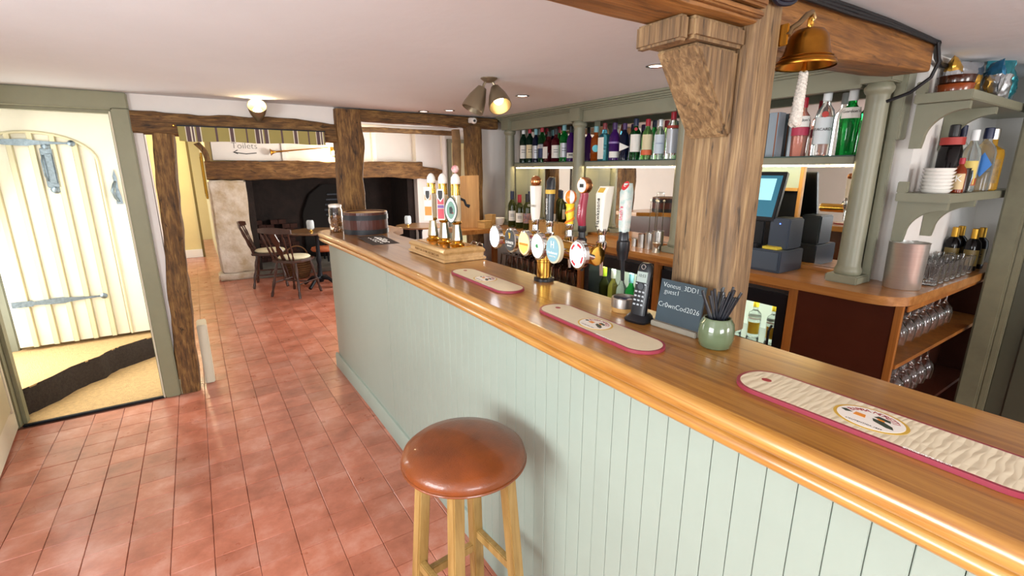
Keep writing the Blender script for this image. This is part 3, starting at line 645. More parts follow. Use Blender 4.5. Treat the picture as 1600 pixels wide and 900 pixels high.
# frieze and cornice (z 1.84 .. ceiling)
for a, b in zip(CYS, CYS[1:]): obj('frieze', box(2.30, 2.345, b + 0.056, a - 0.056, 1.823, 1.90), SAGE, BB, bevel=0.003)
for k_, (x0, z0, z1) in enumerate(((2.288, 1.899, 1.908), (2.276, 1.9085, 1.918), (2.262, 1.9185, 1.930), (2.245, 1.9305, 1.944))): obj('cornice_step', box(x0, 2.40, 0.815, 3.66, z0, z1), SAGE, BB, bevel=0.002)
obj('end_pilaster', box(2.375, 2.455, 0.803, 0.845, 1.62, 1.898), SAGE, BB, bevel=0.004)
obj('end_stile', box(2.375, 2.40, 0.812, 0.845, BT, 1.62), SAGE, BB, bevel=0.003)
obj('canopy_board', box(2.346, 2.545, 0.83, 3.64, 1.86, 1.898), SAGE, BB)
obj('back_board', box(2.50, 2.555, 0.83, 3.66, BT, 1.86), SAGE, BB)
for a, b in zip(CYS, CYS[1:]):
    sh = obj('bottle_shelf', box(2.335, 2.497, b + 0.052, a - 0.052, 1.524, 1.557), SAGE, BB, bevel=0.002)
    obj('glass_top', box(2.333, 2.495, b + 0.054, a - 0.054, 1.5575, 1.5625), mat('green_edge_glass', (0.05, 0.09, 0.08), 0.08), sh)
    obj('led_strip', box(2.352, 2.366, b + 0.06, a - 0.06, 1.5165, 1.5235), LED, sh)
    obj('mirror', box(2.493, 2.4995, b + 0.03, a - 0.03, 1.565, 1.855), MIRROR, BB)
    if b > 0.9: obj('mirror', box(2.493, 2.4995, b + 0.03, a - 0.03, BT + 0.02, 1.522), MIRROR, BB)
    obj('side_fin', box(2.372, 2.495, a - 0.030, a - 0.012, BT + 0.02, 1.523), SAGE, BB); obj('side_fin', box(2.372, 2.495, b + 0.012, b + 0.030, BT + 0.02, 1.523), SAGE, BB)
# right hand bay: narrow mirror with a slim frame, open cupboard behind the till
obj('mirror', box(2.493, 2.4995, 0.90, 1.19, BT + 0.02, 1.522), MIRROR, BB)
obj('mirror_frame', box(2.480, 2.500, 1.19, 1.205, BT + 0.02, 1.522), PALEWOOD_Z, BB)
obj('cupboard_back', box(2.490, 2.4995, 1.205, 1.74, BT + 0.02, 1.40), BLACKPL, BB)
obj('cupboard_rail', box(2.475, 2.4995, 1.205, 1.74, 1.40, 1.415), PALEWOOD, BB)
obj('cupboard_panel', box(2.490, 2.4995, 1.205, 1.74, 1.415, 1.522), mat('pale_blue_paint', '#a9bdbd', 0.5), BB)
# base carcass
BA = thing('back_bar_cabinet', 'mahogany and oak base cabinet below the back bar worktop', 'cabinet', (0, 0, 0))
CAR = wood('carcass_oak', '#a86a2c', '#75431a', 2, 0.4, bump=0.05, fine=40, along=2)
obj('brown_end_panel', box(2.20, 2.215, 0.645, 1.005, 0.0, BT - 0.037), MAHOG, BA)
obj('corner_edge', box(2.195, 2.217, 0.622, 0.645, 0.0, BT - 0.037), CAR, BA)
for y0, y1 in ((1.005, 1.04), (1.78, 1.81), (2.44, 2.48), (3.62, 3.66)): obj('stile', box(2.19, 2.23, y0, y1, 0.0, BT - 0.037), CAR, BA)
for y0, y1 in ((1.04, 1.78), (1.81, 2.44), (2.48, 3.62)): obj('rail', box(2.185, 2.21, y0, y1, BT - 0.060, BT - 0.037), CAR, BA)
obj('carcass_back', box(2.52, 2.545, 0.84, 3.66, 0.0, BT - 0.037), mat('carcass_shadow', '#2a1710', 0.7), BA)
obj('carcass_side', box(2.216, 3.4, 0.755, 0.767, 0.0, BT - 0.037), MAHOG, BA)
obj('glass_shelf_board', box(2.21, 2.52, 2.48, 3.62, 0.61, 0.63), CAR, BA)
obj('side_shelf', box(2.217, 3.40, 0.615, 0.755, 0.735, 0.752), CAR, BA)
obj('bay_end', box(3.385, 3.40, 0.612, 0.755, 0.0, BT - 0.037), MAHOG, BA)
obj('side_edge', box(2.217, 3.40, 0.610, 0.6145, BT - 0.058, BT - 0.037), CAR, BA)
obj('lower_side_shelf', box(2.217, 3.40, 0.625, 0.755, 0.42, 0.437), MAHOG, BA)
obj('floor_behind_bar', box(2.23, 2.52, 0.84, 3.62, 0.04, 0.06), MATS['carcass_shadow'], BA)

# ================================================================== THINGS ON AND AT THE BAR
RFX = (pi / 2, 0, -pi / 2)      # lettering that faces the customers
RUP = (0, 0, -pi / 2)           # lettering lying on the counter
def loft(secs, n=16, power=4.0, bm=None):
    """sections (z, cx, cy, half_x, half_y): superellipse loft, power 2 round .. 8 boxy"""
    bm = bm or bmesh.new(); rg = []
    for z, cx, cy, hx, hy in secs:
        v = []
        for k in range(n):
            t = 2 * pi * (k + 0.5) / n; c, s_ = cos(t), sin(t)
            v.append(bm.verts.new((cx + hx * math.copysign(abs(c) ** (2 / power), c), cy + hy * math.copysign(abs(s_) ** (2 / power), s_), z)))
        rg.append(v)
    for a, b in zip(rg, rg[1:]):
        for k in range(n): bm.faces.new((a[k], a[(k + 1) % n], b[(k + 1) % n], b[k]))
    bm.faces.new(rg[0]); bm.faces.new(rg[-1]); return bm
def disc(r, t, n=28, sq=1.0): return lathe([(0, 0), (r, 0), (r, t), (0, t)], n, squash=sq)

# ---- bar stool
st = thing('bar_stool', 'round brown leather bar stool with four square oak legs by the counter', 'stool', (0.545, 1.075, 0), radians(231 - 225))
obj('seat', lathe([(0, 0.690), (0.160, 0.690), (0.174, 0.700), (0.177, 0.712), (0.172, 0.728), (0.155, 0.742), (0.12, 0.751), (0.06, 0.756), (0, 0.757)], 48), LEATHER, st, smooth='all')
obj('seat_piping', tube([(0.1755 * cos(2 * pi * k / 60), 0.1755 * sin(2 * pi * k / 60), 0.703) for k in range(61)], 0.004, 8), LEATHER, st, smooth=True)
legs = []
for a in (225, 315, 45, 135):
    ca, sa = cos(radians(a)), sin(radians(a)); bm = bmesh.new(); rt, rb = 0.120, 0.172; h = 0.019
    for p in (None,):
        lo = [bm.verts.new((rb * ca + sx * h, rb * sa + sy * h, 0)) for sx, sy in ((-1, -1), (1, -1), (1, 1), (-1, 1))]
        hi = [bm.verts.new((rt * ca + sx * h * .95, rt * sa + sy * h * .95, 0.690)) for sx, sy in ((-1, -1), (1, -1), (1, 1), (-1, 1))]
        for k in range(4): bm.faces.new((lo[k], lo[(k + 1) % 4], hi[(k + 1) % 4], hi[k]))
        bm.faces.new(lo); bm.faces.new(hi)
    obj('leg', bm, STOOLWOOD, st, bevel=0.004); legs.append((ca, sa))
def legpos(i, z): r_ = 0.172 + (0.120 - 0.172) * z / 0.69; return Vector((legs[i][0] * r_, legs[i][1] * r_, z))
for i, z in ((0, 0.25), (1, 0.31), (2, 0.25), (3, 0.31)):
    a, b = legpos(i, z), legpos((i + 1) % 4, z); d = (b - a).normalized(); a += d * .016; b -= d * .016; s_ = Vector((-d.y, d.x, 0)) * 0.011
    bm = bmesh.new(); v = [bm.verts.new(q) for q in (a - s_, a + s_, a + s_ + Vector((0, 0, .032)), a - s_ + Vector((0, 0, .032)), b - s_, b + s_, b + s_ + Vector((0, 0, .032)), b - s_ + Vector((0, 0, .032)))]
    for f_ in ((0, 1, 2, 3), (4, 5, 6, 7), (0, 1, 5, 4), (1, 2, 6, 5), (2, 3, 7, 6), (3, 0, 4, 7)): bm.faces.new([v[q] for q in f_])
    obj('stretcher', bm, STOOLWOOD, st, bevel=0.003)
    zt = 0.655; a, b = legpos(i, zt), legpos((i + 1) % 4, zt); a += d * .016; b -= d * .016
    bm = bmesh.new(); v = [bm.verts.new(q) for q in (a - s_, a + s_, a + s_ + Vector((0, 0, .034)), a - s_ + Vector((0, 0, .034)), b - s_, b + s_, b + s_ + Vector((0, 0, .034)), b - s_ + Vector((0, 0, .034)))]
    for f_ in ((0, 1, 2, 3), (4, 5, 6, 7), (0, 1, 5, 4), (1, 2, 6, 5), (2, 3, 7, 6), (3, 0, 4, 7)): bm.faces.new([v[q] for q in f_])
    obj('apron', bm, STOOLWOOD, st, bevel=0.002)

# ---- bar runners
def wavy_mat():
    m = bpy.data.materials.new('cream_rippled_rubber'); m.use_nodes = True; nt = m.node_tree; b = nt.nodes['Principled BSDF']; L = nt.links.new
    b.inputs['Base Color'].default_value = srgb('#d9ceb2'); b.inputs['Roughness'].default_value = 0.5
    tc = nt.nodes.new('ShaderNodeTexCoord'); outs = []
    for ph, s_ in ((0.0, 1), (0.5, -1)):
        w = nt.nodes.new('ShaderNodeTexWave'); w.wave_type = 'BANDS'; w.bands_direction = 'Y'; w.inputs['Scale'].default_value = 19; w.inputs['Distortion'].default_value = 3.2; w.inputs['Detail'].default_value = 1; w.inputs['Detail Scale'].default_value = 1.2
        mp = nt.nodes.new('ShaderNodeMapping'); mp.inputs['Location'].default_value = (0, 0.35 * ph, 0); mp.inputs['Rotation'].default_value = (0, 0, s_ * 0.14); L(tc.outputs['Object'], mp.inputs[0]); L(mp.outputs[0], w.inputs[0]); outs.append(w)
    mx = nt.nodes.new('ShaderNodeMath'); mx.operation = 'MAXIMUM'; L(outs[0].outputs['Fac'], mx.inputs[0]); L(outs[1].outputs['Fac'], mx.inputs[1])
    bp = nt.nodes.new('ShaderNodeBump'); bp.inputs['Strength'].default_value = 0.5; bp.inputs['Distance'].default_value = 0.003; L(mx.outputs[0], bp.inputs['Height']); L(bp.outputs[0], b.inputs['Normal'])
    return m
WAVY = wavy_mat()
def stadium(w, l, r, n=10):
    hw, hl = w / 2, l / 2; r = min(r, hw)
    return [p for cx, cy, a in ((hw - r, hl - r, 0), (-hw + r, hl - r, pi / 2), (-hw + r, -hl + r, pi), (hw - r, -hl + r, 1.5 * pi)) for p in arcpts(cx, cy, r, a, a + pi / 2, n)]
def runner(loc, rz, label, w=0.108, l=0.435, wave=True):
    r = thing('bar_runner', label, 'bar mat', loc, rz, 'oval bar runners along the counter')
    obj('rim', prism(stadium(w, l, 0.054), 0, 0.0078), MATRED, r, smooth=True)
    obj('mat_surface', prism(stadium(w - 0.012, l - 0.012, 0.048), 0.0065, 0.0080), WAVY if wave else MATCREAM, r, smooth=True)
    em = obj('emblem', lathe([(0, 0.0080), (0.045, 0.0080), (0.045, 0.0084), (0, 0.0084)], 40), GOLDINK, r); em.scale = (0.92, 1.14, 1)
    fld = obj('emblem_field', lathe([(0, 0.0084), (0.0405, 0.0084), (0.0405, 0.0088), (0, 0.0088)], 40), PAPER, em)
    # drink and dark green shape in the middle of the badge (local up is +x, left is +y)
    for poly, m_ in (([(-.012, -.018), (-.004, -.004), (.004, -.001), (.003, -.012), (-.004, -.022), (-.012, -.025)], GREENINK), ([(.009, -.001), (.016, -.004), (.013, -.016), (.006, -.018)], GREENINK), ([(.002, .018), (.006, .026), (.002, .030), (-.003, .024)], GREENINK), ([(-.004, .004), (.006, .006), (.006, .016), (-.004, .016)], AMBERINK), ([(.002, -.008), (.008, -.004), (.008, -.012), (.002, -.013)], AMBERINK)):
        obj('badge_print', prism([(1.25 * a_, 1.25 * b_) for a_, b_ in poly], 0.0088, 0.0091), m_, fld)
    for i, ch in enumerate('BIRRA MORETTI'):
        if ch == ' ': continue
        t = radians(66 - i * 11.0)
        text('badge_letter', ch, 0.0135, REDINK, (0.0300 * cos(t), 0.0300 * sin(t), 0.0089), (0, 0, -pi / 2 + t), fld, depth=0.0002)
    text('small_print', "L'AUTENTICA 1859", 0.0052, BLACKINK, (-0.029, 0.0, 0.0089), RUP, fld, depth=0.0002)
    o_ = obj('badge_mark', lathe([(0, 0.0080), (0.009, 0.0080), (0.009, 0.0084), (0, 0.0084)], 20), REDINK, r, (0.006, l / 2 - 0.045, 0)); o_.scale = (0.8, 1, 1)
    text('rim_lettering', 'drinkaware.co.uk', 0.008, WHITEINK, (-w / 2 + 0.006, -l / 2 + 0.13, 0.0084), RUP, r, depth=0.0002)
    return r
runner((0.860, 1.485, 1.1005), radians(-0.6), 'furthest oval bar runner, beside the hand pump box', wave=False)
runner((0.832, 0.865, 1.1005), radians(-2.5), 'middle oval bar runner, beside the cordless phone', wave=False)
runner((0.866, 0.258, 1.1005), radians(0.5), 'nearest rippled oval bar runner with red rim', w=0.118)
# dark rectangular towel mat by the bucket
dm = thing('bar_towel', 'dark rectangular bar mat with white print in front of the bucket', 'bar mat', (0.875, 2.765, cz(2.765) + 0.001), radians(-3))
obj('mat_body', box(-0.078, 0.078, -0.20, 0.20, 0, 0.004), mat('dark_brown_mat', '#3a2f2a', 0.8, var=0.1, vscale=40), dm, rot=(0.015, 0, 0))
for k, (x, y0, y1, w_) in enumerate(((0.030, -0.11, 0.09, 0.010), (0.012, -0.09, 0.11, 0.014), (-0.012, -0.12, 0.06, 0.005), (-0.028, -0.06, 0.13, 0.004), (0.045, -0.02, 0.05, 0.006))):
    obj('print_stroke', tube([(x + 0.006 * sin(q * 1.9 + k), y0 + (y1 - y0) * q / 12, 0.0042) for q in range(13)], w_ * 0.35, 6), WHITEINK, dm, rot=(0.015, 0, 0))

# ---- coopered bucket and jar
bk = thing('coopered_bucket', 'low round dark red coopered tub with black bands on the counter', 'tub', (0.945, 3.235, cz(3.235) - 0.001))
NST = 18; RED = mat('dark_red_stave', '#4a1c12', 0.45, var=0.25, vscale=20, coat=0.1, stretch=(4, 4, 1))
for k in range(NST):
    a0, a1 = 2 * pi * k / NST + .004, 2 * pi * (k + 1) / NST - .004
    poly = [(0.143 * cos(a0), 0.143 * sin(a0)), (0.144 * cos((a0 + a1) / 2), 0.144 * sin((a0 + a1) / 2)), (0.143 * cos(a1), 0.143 * sin(a1)), (0.130 * cos(a1), 0.130 * sin(a1)), (0.130 * cos(a0), 0.130 * sin(a0))]
    obj('stave', prism(poly, 0.0, 0.147), RED, bk)
for z0, z1 in ((0.006, 0.036), (0.098, 0.130)): obj('iron_band', lathe([(0.1435, z0), (0.1465, z0), (0.1465, z1), (0.1435, z1)], 40, closed_ends=False), mat('black_band', '#11151c', 0.5), bk, smooth=True)
obj('lid', lathe([(0, 0.125), (0.129, 0.125), (0.129, 0.140), (0, 0.140)], 36), PALEWOOD, bk)
obj('rim_top', lathe([(0.131, 0.1472), (0.142, 0.1472), (0.142, 0.1485), (0.131, 0.1485)], 40, closed_ends=False), PALEWOOD, bk)
jr = thing('glass_jar', 'tall glass jar of corks with a round paper label beside the tub', 'jar', (0.798, 3.44, cz(3.44) - 0.001))
obj('jar_glass', lathe([(0, 0), (0.042, 0), (0.045, 0.004), (0.045, 0.15), (0.040, 0.165), (0.040, 0.172), (0.037, 0.172), (0.037, 0.165), (0.042, 0.148), (0.042, 0.006), (0, 0.006)], 24), GLASS, jr, smooth=True)
obj('lid', lathe([(0.0, 0.172), (0.043, 0.172), (0.043, 0.188), (0.03, 0.193), (0, 0.193)], 20), CERAMIC, jr, smooth=True)
CORK = mat('cork', '#a9713f', 0.9, var=0.4, vscale=60)
for k in range(42):
    a = random.uniform(0, 6.28); r_ = sqrt(random.random()) * 0.029; z = 0.012 + (k // 7) * 0.0185
    obj('cork', lathe([(0, -0.012), (0.0085, -0.012), (0.0085, 0.012), (0, 0.012)], 8), CORK, jr, (r_ * cos(a), r_ * sin(a), z), (random.uniform(0, 3), random.uniform(0, 3), 0))
obj('paper_label', disc(0.024, 0.0012, 20), PAPER, jr, (-0.0465, -0.012, 0.085), (0, -pi / 2, 0))

# ---- hand pump box with three beer engines
pb = thing('beer_engine_box', 'moulded pale wooden box carrying three brass and cream hand pumps', 'beer engine', (0.985, 2.085, 1.1005))
PBX = wood('pump_box_oak', '#cfa873', '#a27c47', 1, 0.35, coat=0.3, bump=0.05, fine=40, along=3)
def frust(z0, z1, hx0, hy0, hx1, hy1):
    bm = bmesh.new(); lo = [bm.verts.new((a * hx0, b * hy0, z0)) for a, b in ((-1, -1), (1, -1), (1, 1), (-1, 1))]; hi = [bm.verts.new((a * hx1, b * hy1, z1)) for a, b in ((-1, -1), (1, -1), (1, 1), (-1, 1))]
    for k in range(4): bm.faces.new((lo[k], lo[(k + 1) % 4], hi[(k + 1) % 4], hi[k]))
    bm.faces.new(lo); bm.faces.new(hi); return bm
obj('box_base', frust(0.0, 0.012, 0.108, 0.210, 0.108, 0.210), PBX, pb, bevel=0.002)
obj('box_side', frust(0.012, 0.032, 0.099, 0.201, 0.099, 0.201), PBX, pb)
obj('box_moulding', frust(0.032, 0.042, 0.103, 0.205, 0.108, 0.210), PBX, pb, bevel=0.003)
obj('box_top', frust(0.042, 0.056, 0.108, 0.210, 0.096, 0.198), PBX, pb, bevel=0.003)
obj('brass_plate', box(-0.075, 0.075, -0.17, 0.17, 0.056, 0.0585), BRASS, pb, bevel=0.001)
text('carved_lettering', 'PURVEYORS OF FINE ALES SINCE 1695', 0.0165, mat('burnt_lettering', '#7b5a33', 0.7), (-0.0995, 0.0, 0.022), RFX, pb, depth=0.0006)
SOFTGOLD = mat('faceted_gold', '#efe3c6', 0.14, metal=1)
CREAMPOT = mat('cream_porcelain', '#d9cdb0', 0.2, coat=0.5)
def pump(y, x, clip):
    p = obj('pump_flange', lathe([(0, 0.0), (0.034, 0.0), (0.036, 0.006), (0.026, 0.013), (0.020, 0.020), (0, 0.020)], 28), BRASS, pb, (x, y, 0.0585), smooth=True)
    obj('faceted_barrel', lathe([(0.027, 0.018), (0.029, 0.025), (0.018, 0.096), (0.020, 0.102), (0.0, 0.102)], 8), SOFTGOLD, p)
    obj('brass_collar', lathe([(0.021, 0.100), (0.024, 0.106), (0.021, 0.112), (0, 0.112)], 24), BRASS, p, smooth=True)
    obj('porcelain_handle', lathe([(0.020, 0.112), (0.022, 0.117), (0.0225, 0.200), (0.021, 0.232), (0.0, 0.232)], 24), CREAMPOT, p, smooth=True)
    obj('brass_ferrule', lathe([(0.0225, 0.230), (0.023, 0.236), (0.020, 0.262), (0.0215, 0.280), (0, 0.280)], 24), BRASS, p, smooth=True)
    obj('white_dome', lathe([(0.0215, 0.280), (0.022, 0.290), (0.020, 0.308), (0.012, 0.322), (0.004, 0.327), (0, 0.328)], 24), CERAMIC, p, smooth='all')
    obj('lever_arm', tube([(0.020, 0.0, 0.215), (0.040, -0.006, 0.205), (0.046, -0.010, 0.185), (0.062, -0.012, 0.178)], [0.006, 0.006, 0.006, 0.009], 10), BRASS if clip != 2 else IRON, p, smooth=True)
    if clip == 0:
        c_ = obj('pump_clip', prism([(-.022, .10), (.022, .10), (.019, .19), (.021, .262), (-.021, .262), (-.019, .19)], 0, 0.004), mat('white_clip', '#dcd6c8', 0.4), p, (-0.030, -0.022, 0.0), (pi / 2, 0, -radians(38)))
        for k, (z0, z1, m_) in enumerate(((.125, .168, AMBERINK), (.172, .196, PAPER), (.200, .226, mat('peach_print', '#e0a276', 0.5)))): obj('clip_print', prism([(-.017, z0), (.017, z0), (.017, z1), (-.017, z1)], 0.004, 0.0046), m_, c_)
        s0 = obj('shield_badge', prism([(0, .196), (.010, .210), (.014, .236), (.012, .250), (-.012, .250), (-.014, .236), (-.010, .210)], 0.0046, 0.008), WHITEINK, c_)
        obj('shield_print', prism([(0, .203), (.008, .213), (.010, .234), (.009, .244), (-.009, .244), (-.010, .234), (-.008, .213)], 0.008, 0.0085), BLACKINK, s0)
    elif clip == 1:
        c_ = obj('pump_clip', prism([(-.019, .112), (.019, .112), (.017, .16), (.019, .244), (-.019, .244), (-.017, .16)], 0, 0.004), mat('white_clip', '#dcd6c8', 0.4), p, (-0.024, -0.024, 0.0), (pi / 2, 0, -radians(38)))
        PINK = mat('pink_print', '#cf4d5c', 0.5)
        for z0, z1, m_ in ((.118, .165, PINK), (.168, .182, mat('violet_print', '#7d5aa0', 0.5)), (.185, .215, PINK)): obj('clip_print', prism([(-.015, z0), (.015, z0), (.015, z1), (-.015, z1)], 0.004, 0.0046), m_, c_)
        s0 = obj('shield_badge', prism([(0, .196), (.012, .212), (.016, .240), (.014, .256), (-.014, .256), (-.016, .240), (-.012, .212)], 0.0046, 0.008), WHITEINK, c_)
        obj('shield_print', prism([(0, .204), (.009, .216), (.011, .238), (.010, .249), (-.010, .249), (-.011, .238), (-.009, .216)], 0.008, 0.0085), BLACKINK, s0)
    else:
        lens = [(0.030 * sin(t), 0.165 + 0.052 * cos(t) * (1 if abs(cos(t)) < .8 else 1.0) + 0.012 * math.copysign(max(0, abs(cos(t)) - .75), cos(t)) * 3) for t in [2 * pi * k / 28 for k in range(28)]]
        c_ = obj('pump_clip', prism(lens, 0, 0.004), GREENINK, p, (-0.034, -0.016, 0.0), (pi / 2, 0, -radians(38)))
        inn = [(x_ * .86, 0.165 + (z_ - 0.165) * .9) for x_, z_ in lens]; i1 = obj('clip_ring', prism(inn, 0.004, 0.0048), WHITEINK, c_)
        inn = [(x_ * .66, 0.165 + (z_ - 0.165) * .66) for x_, z_ in lens]; obj('clip_field', prism(inn, 0.0048, 0.0054), mat('sage_print', '#6f9a8a', 0.5), i1)
        obj('clip_motif', prism([(-.006, .15), (.007, .148), (.009, .17), (.003, .182), (-.007, .178)], 0.0054, 0.006), BLACKINK, i1); obj('clip_motif', prism([(.004, .148), (.012, .15), (.010, .158)], 0.0054, 0.0062), REDINK, i1)
    return p
pump(0.235 - 0.11, -0.005, 0); pump(0.005, 0.0, 1); pump(-0.105, 0.012, 2)
obj('drip_hook', tube([(0.085, -0.10, 0.054), (0.10, -0.10, 0.068), (0.118, -0.10, 0.060), (0.124, -0.10, 0.03)], 0.004, 8), CHROME, pb, smooth=True)
obj('drip_hook', tube([(0.085, -0.16, 0.054), (0.10, -0.16, 0.068), (0.118, -0.16, 0.060), (0.124, -0.16, 0.02)], 0.004, 8), CHROME, pb, smooth=True)
obj('painted_ball', lathe([(0, -.018), (.013, -.013), (.018, 0), (.013, .013), (0, .018)], 20), mat('pink_white_ball', '#e6dcd4', .4, var=.3, vscale=40, dark='#c9485a'), pb, (0.012, -0.105, 0.0585 + 0.346), smooth='all')
# ---- brass beer font with six taps
ft = thing('beer_font', 'polished brass T-bar beer font with six lit round badges and tap handles', 'beer tap', (1.05, 1.375, 1.1005))
obj('font_base', lathe([(0, 0), (0.038, 0), (0.038, 0.010), (0.030, 0.014), (0, 0.014)], 28), BLACKPL, ft, smooth=True)
obj('font_column', lathe([(0.027, 0.014), (0.027, 0.07), (0.029, 0.072), (0.029, 0.078), (0.027, 0.080), (0.027, 0.115), (0, 0.115)], 28), BRASS, ft, smooth=True)
PZ = 0.130
obj('font_bar', tube([(0.012, -0.262, PZ), (0.012, -0.258, PZ), (0.012, 0.345, PZ), (0.012, 0.349, PZ)], [0.027, 0.031, 0.031, 0.027], 28), BRASS, ft, smooth=True)
obj('end_cap', lathe([(0.030, 0), (0.033, 0.004), (0.030, 0.008), (0.0, 0.012)], 28), BRASS, ft, (0.012, -0.262, PZ), (pi / 2, 0, 0), smooth=True)
LIT = lambda n, c, e: mat(n, c, 0.35, emit=c, estr=e)
badges = [(0.216, 'glow_white_badge', '#f2f6ff', 2.6, None), (0.105, 'black_badge', '#15181c', 0.0, 'harp'), (0.012, 'glow_peach_badge', '#f6c27a', 1.1, 'band'), (-0.069, 'glow_ivory_badge', '#f7f3ea', 1.5, 'leaf'), (-0.155, 'blue_grey_badge', '#7ea7b4', 0.12, 'H'), (-0.277, 'glow_pinkwhite_badge', '#fbeeea', 1.6, 'ring')]
for y, nm, c, e, dec in badges:
    rb = 0.041; q = obj('badge_arm', tube([(-0.016, y, PZ), (-0.045, y, PZ + 0.010), (-0.062, y, PZ + 0.014)], 0.009, 10), CHROME, ft, smooth=True)
    h = obj('badge_housing', lathe([(0.0, 0), (0.030, 0.0), (rb, 0.006), (rb + .001, 0.022), (rb - .004, 0.0245), (0, 0.0245)], 36), CHROME if dec != 'H' else mat('cream_housing', '#cfc4a8', 0.35), ft, (-0.060, y, PZ + 0.014), (0, -pi / 2, 0), smooth=True); h.scale = (1.12, 0.92, 1)
    fc = obj('badge_face', disc(rb - 0.005, 0.0012, 36), LIT(nm, c, e) if e else mat(nm, c, 0.3), h, (0, 0, 0.0246))
    if dec == 'harp':
        obj('harp', prism([(.006, -.004), (.024, -.008), (.026, .006), (.022, .008), (.012, .002), (.006, .004)], 0.0012, 0.0018), GOLDINK, fc)
        text('badge_lettering', 'GUINNESS', 0.0125, WHITEINK, (-0.008, 0, 0.0015), (0, 0, -pi / 2), fc, depth=0.0003)
        text('badge_lettering', 'DRAUGHT', 0.007, WHITEINK, (-0.019, 0, 0.0015), (0, 0, -pi / 2), fc, depth=0.0003)
    if dec == 'band':
        obj('badge_band', box(-0.006, 0.001, -0.030, 0.030, 0.0012, 0.0016), AMBERINK, fc); obj('badge_band', prism([(-0.034, 0), (-0.020, 0.025), (-0.006, 0.03), (-0.006, -0.03), (-0.020, -0.025)], 0.0012, 0.0015), mat('orange_glow', '#f0a94f', 0.4, emit='#f0a94f', estr=0.7), fc)
    if dec == 'leaf': obj('badge_motif', prism([(-.004, -.010), (.006, -.006), (.008, .004), (.001, .010), (-.006, .004)], 0.0012, 0.0018), mat('green_motif', '#3f8d5a', 0.5), fc)
    if dec == 'H':
        text('badge_lettering', 'H', 0.030, WHITEINK, (0.014, 0, 0.0015), (0, 0, -pi / 2), fc, depth=0.0003)
        text('badge_lettering', 'Hawkstone', 0.0125, WHITEINK, (-0.009, 0, 0.0015), (0, 0, -pi / 2), fc, depth=0.0003)
        text('badge_lettering', 'HAWKSTONE', 0.006, WHITEINK, (-0.020, 0, 0.0015), (0, 0, -pi / 2), fc, depth=0.0003)
    if dec == 'ring':
        for a0 in (0.4, 2.2, 3.9, 5.5): obj('badge_arc', prism(arcpts(0, 0, 0.033, a0, a0 + 0.75, 8) + arcpts(0, 0, 0.025, a0 + 0.75, a0, 8), 0.0012, 0.0016), mat('red_arc', '#c8323c', 0.5), fc)
# tap handles on the bartender's side (y offsets from the font's foot)
def nozzle(y, x, m1=CHROME, m2=CHROME):
    n_ = obj('tap_body', lathe([(0, -0.03), (0.012, -0.03), (0.014, -0.01), (0.018, 0.0), (0.018, 0.016), (0.013, 0.020), (0.012, 0.040), (0.015, 0.044), (0.015, 0.062), (0.0, 0.062)], 18), m1, ft, (x, y - 0.020, PZ + 0.018), smooth=True)
    obj('spout', tube([(0.0, 0, -0.03), (0.004, 0, -0.07), (0.006, 0, -0.10)], [0.009, 0.007, 0.006], 10), m2, n_, smooth=True)
    return n_
HX = 0.075
# 1 white tapered handle with copper ball
n_ = nozzle(0.180, HX); h = obj('white_handle', loft([(0.06, 0, 0, .014, .012), (0.085, 0, 0, .017, .013), (0.175, 0, 0, .021, .015), (0.192, 0, 0, .021, .015)], 16, 5), mat('white_handle_paint', '#e6dfd2', 0.35), n_, smooth=True)
obj('copper_ball', lathe([(0, 0.192), (0.016, 0.194), (0.021, 0.206), (0.019, 0.220), (0.010, 0.229), (0, 0.231)], 20), COPPER, h, smooth='all')
obj('handle_print', box(-0.0205, -0.0195, -0.006, 0.006, 0.150, 0.165), REDINK, h); text('handle_lettering', 'CORNISH', 0.013, mat('grey_print', '#9a9488', 0.5), (-0.0195, 0, 0.115), (pi / 2, 0, -pi / 2), h, depth=0.0004)
h.children[-1].rotation_euler = (pi / 2, -pi / 2, -pi / 2)
# 2 black handle with gold band
n_ = nozzle(0.088, HX); h = obj('black_handle', loft([(0.06, 0, 0, .012, .012), (0.13, 0, 0, .014, .013), (0.21, 0.002, 0, .016, .014), (0.226, 0.008, 0, .010, .012)], 16, 4), mat('black_handle_paint', '#11161c', 0.25, coat=0.4), n_, smooth=True)
obj('gold_band', loft([(0.165, 0.001, 0, .0165, .0148), (0.180, 0.001, 0, .0168, .0150)], 16, 4), GOLDINK, h, smooth=True)
text('handle_lettering', 'GUINNESS', 0.013, WHITEINK, (-0.0155, 0, 0.118), (pi / 2, -pi / 2, -pi / 2), h, depth=0.0004)
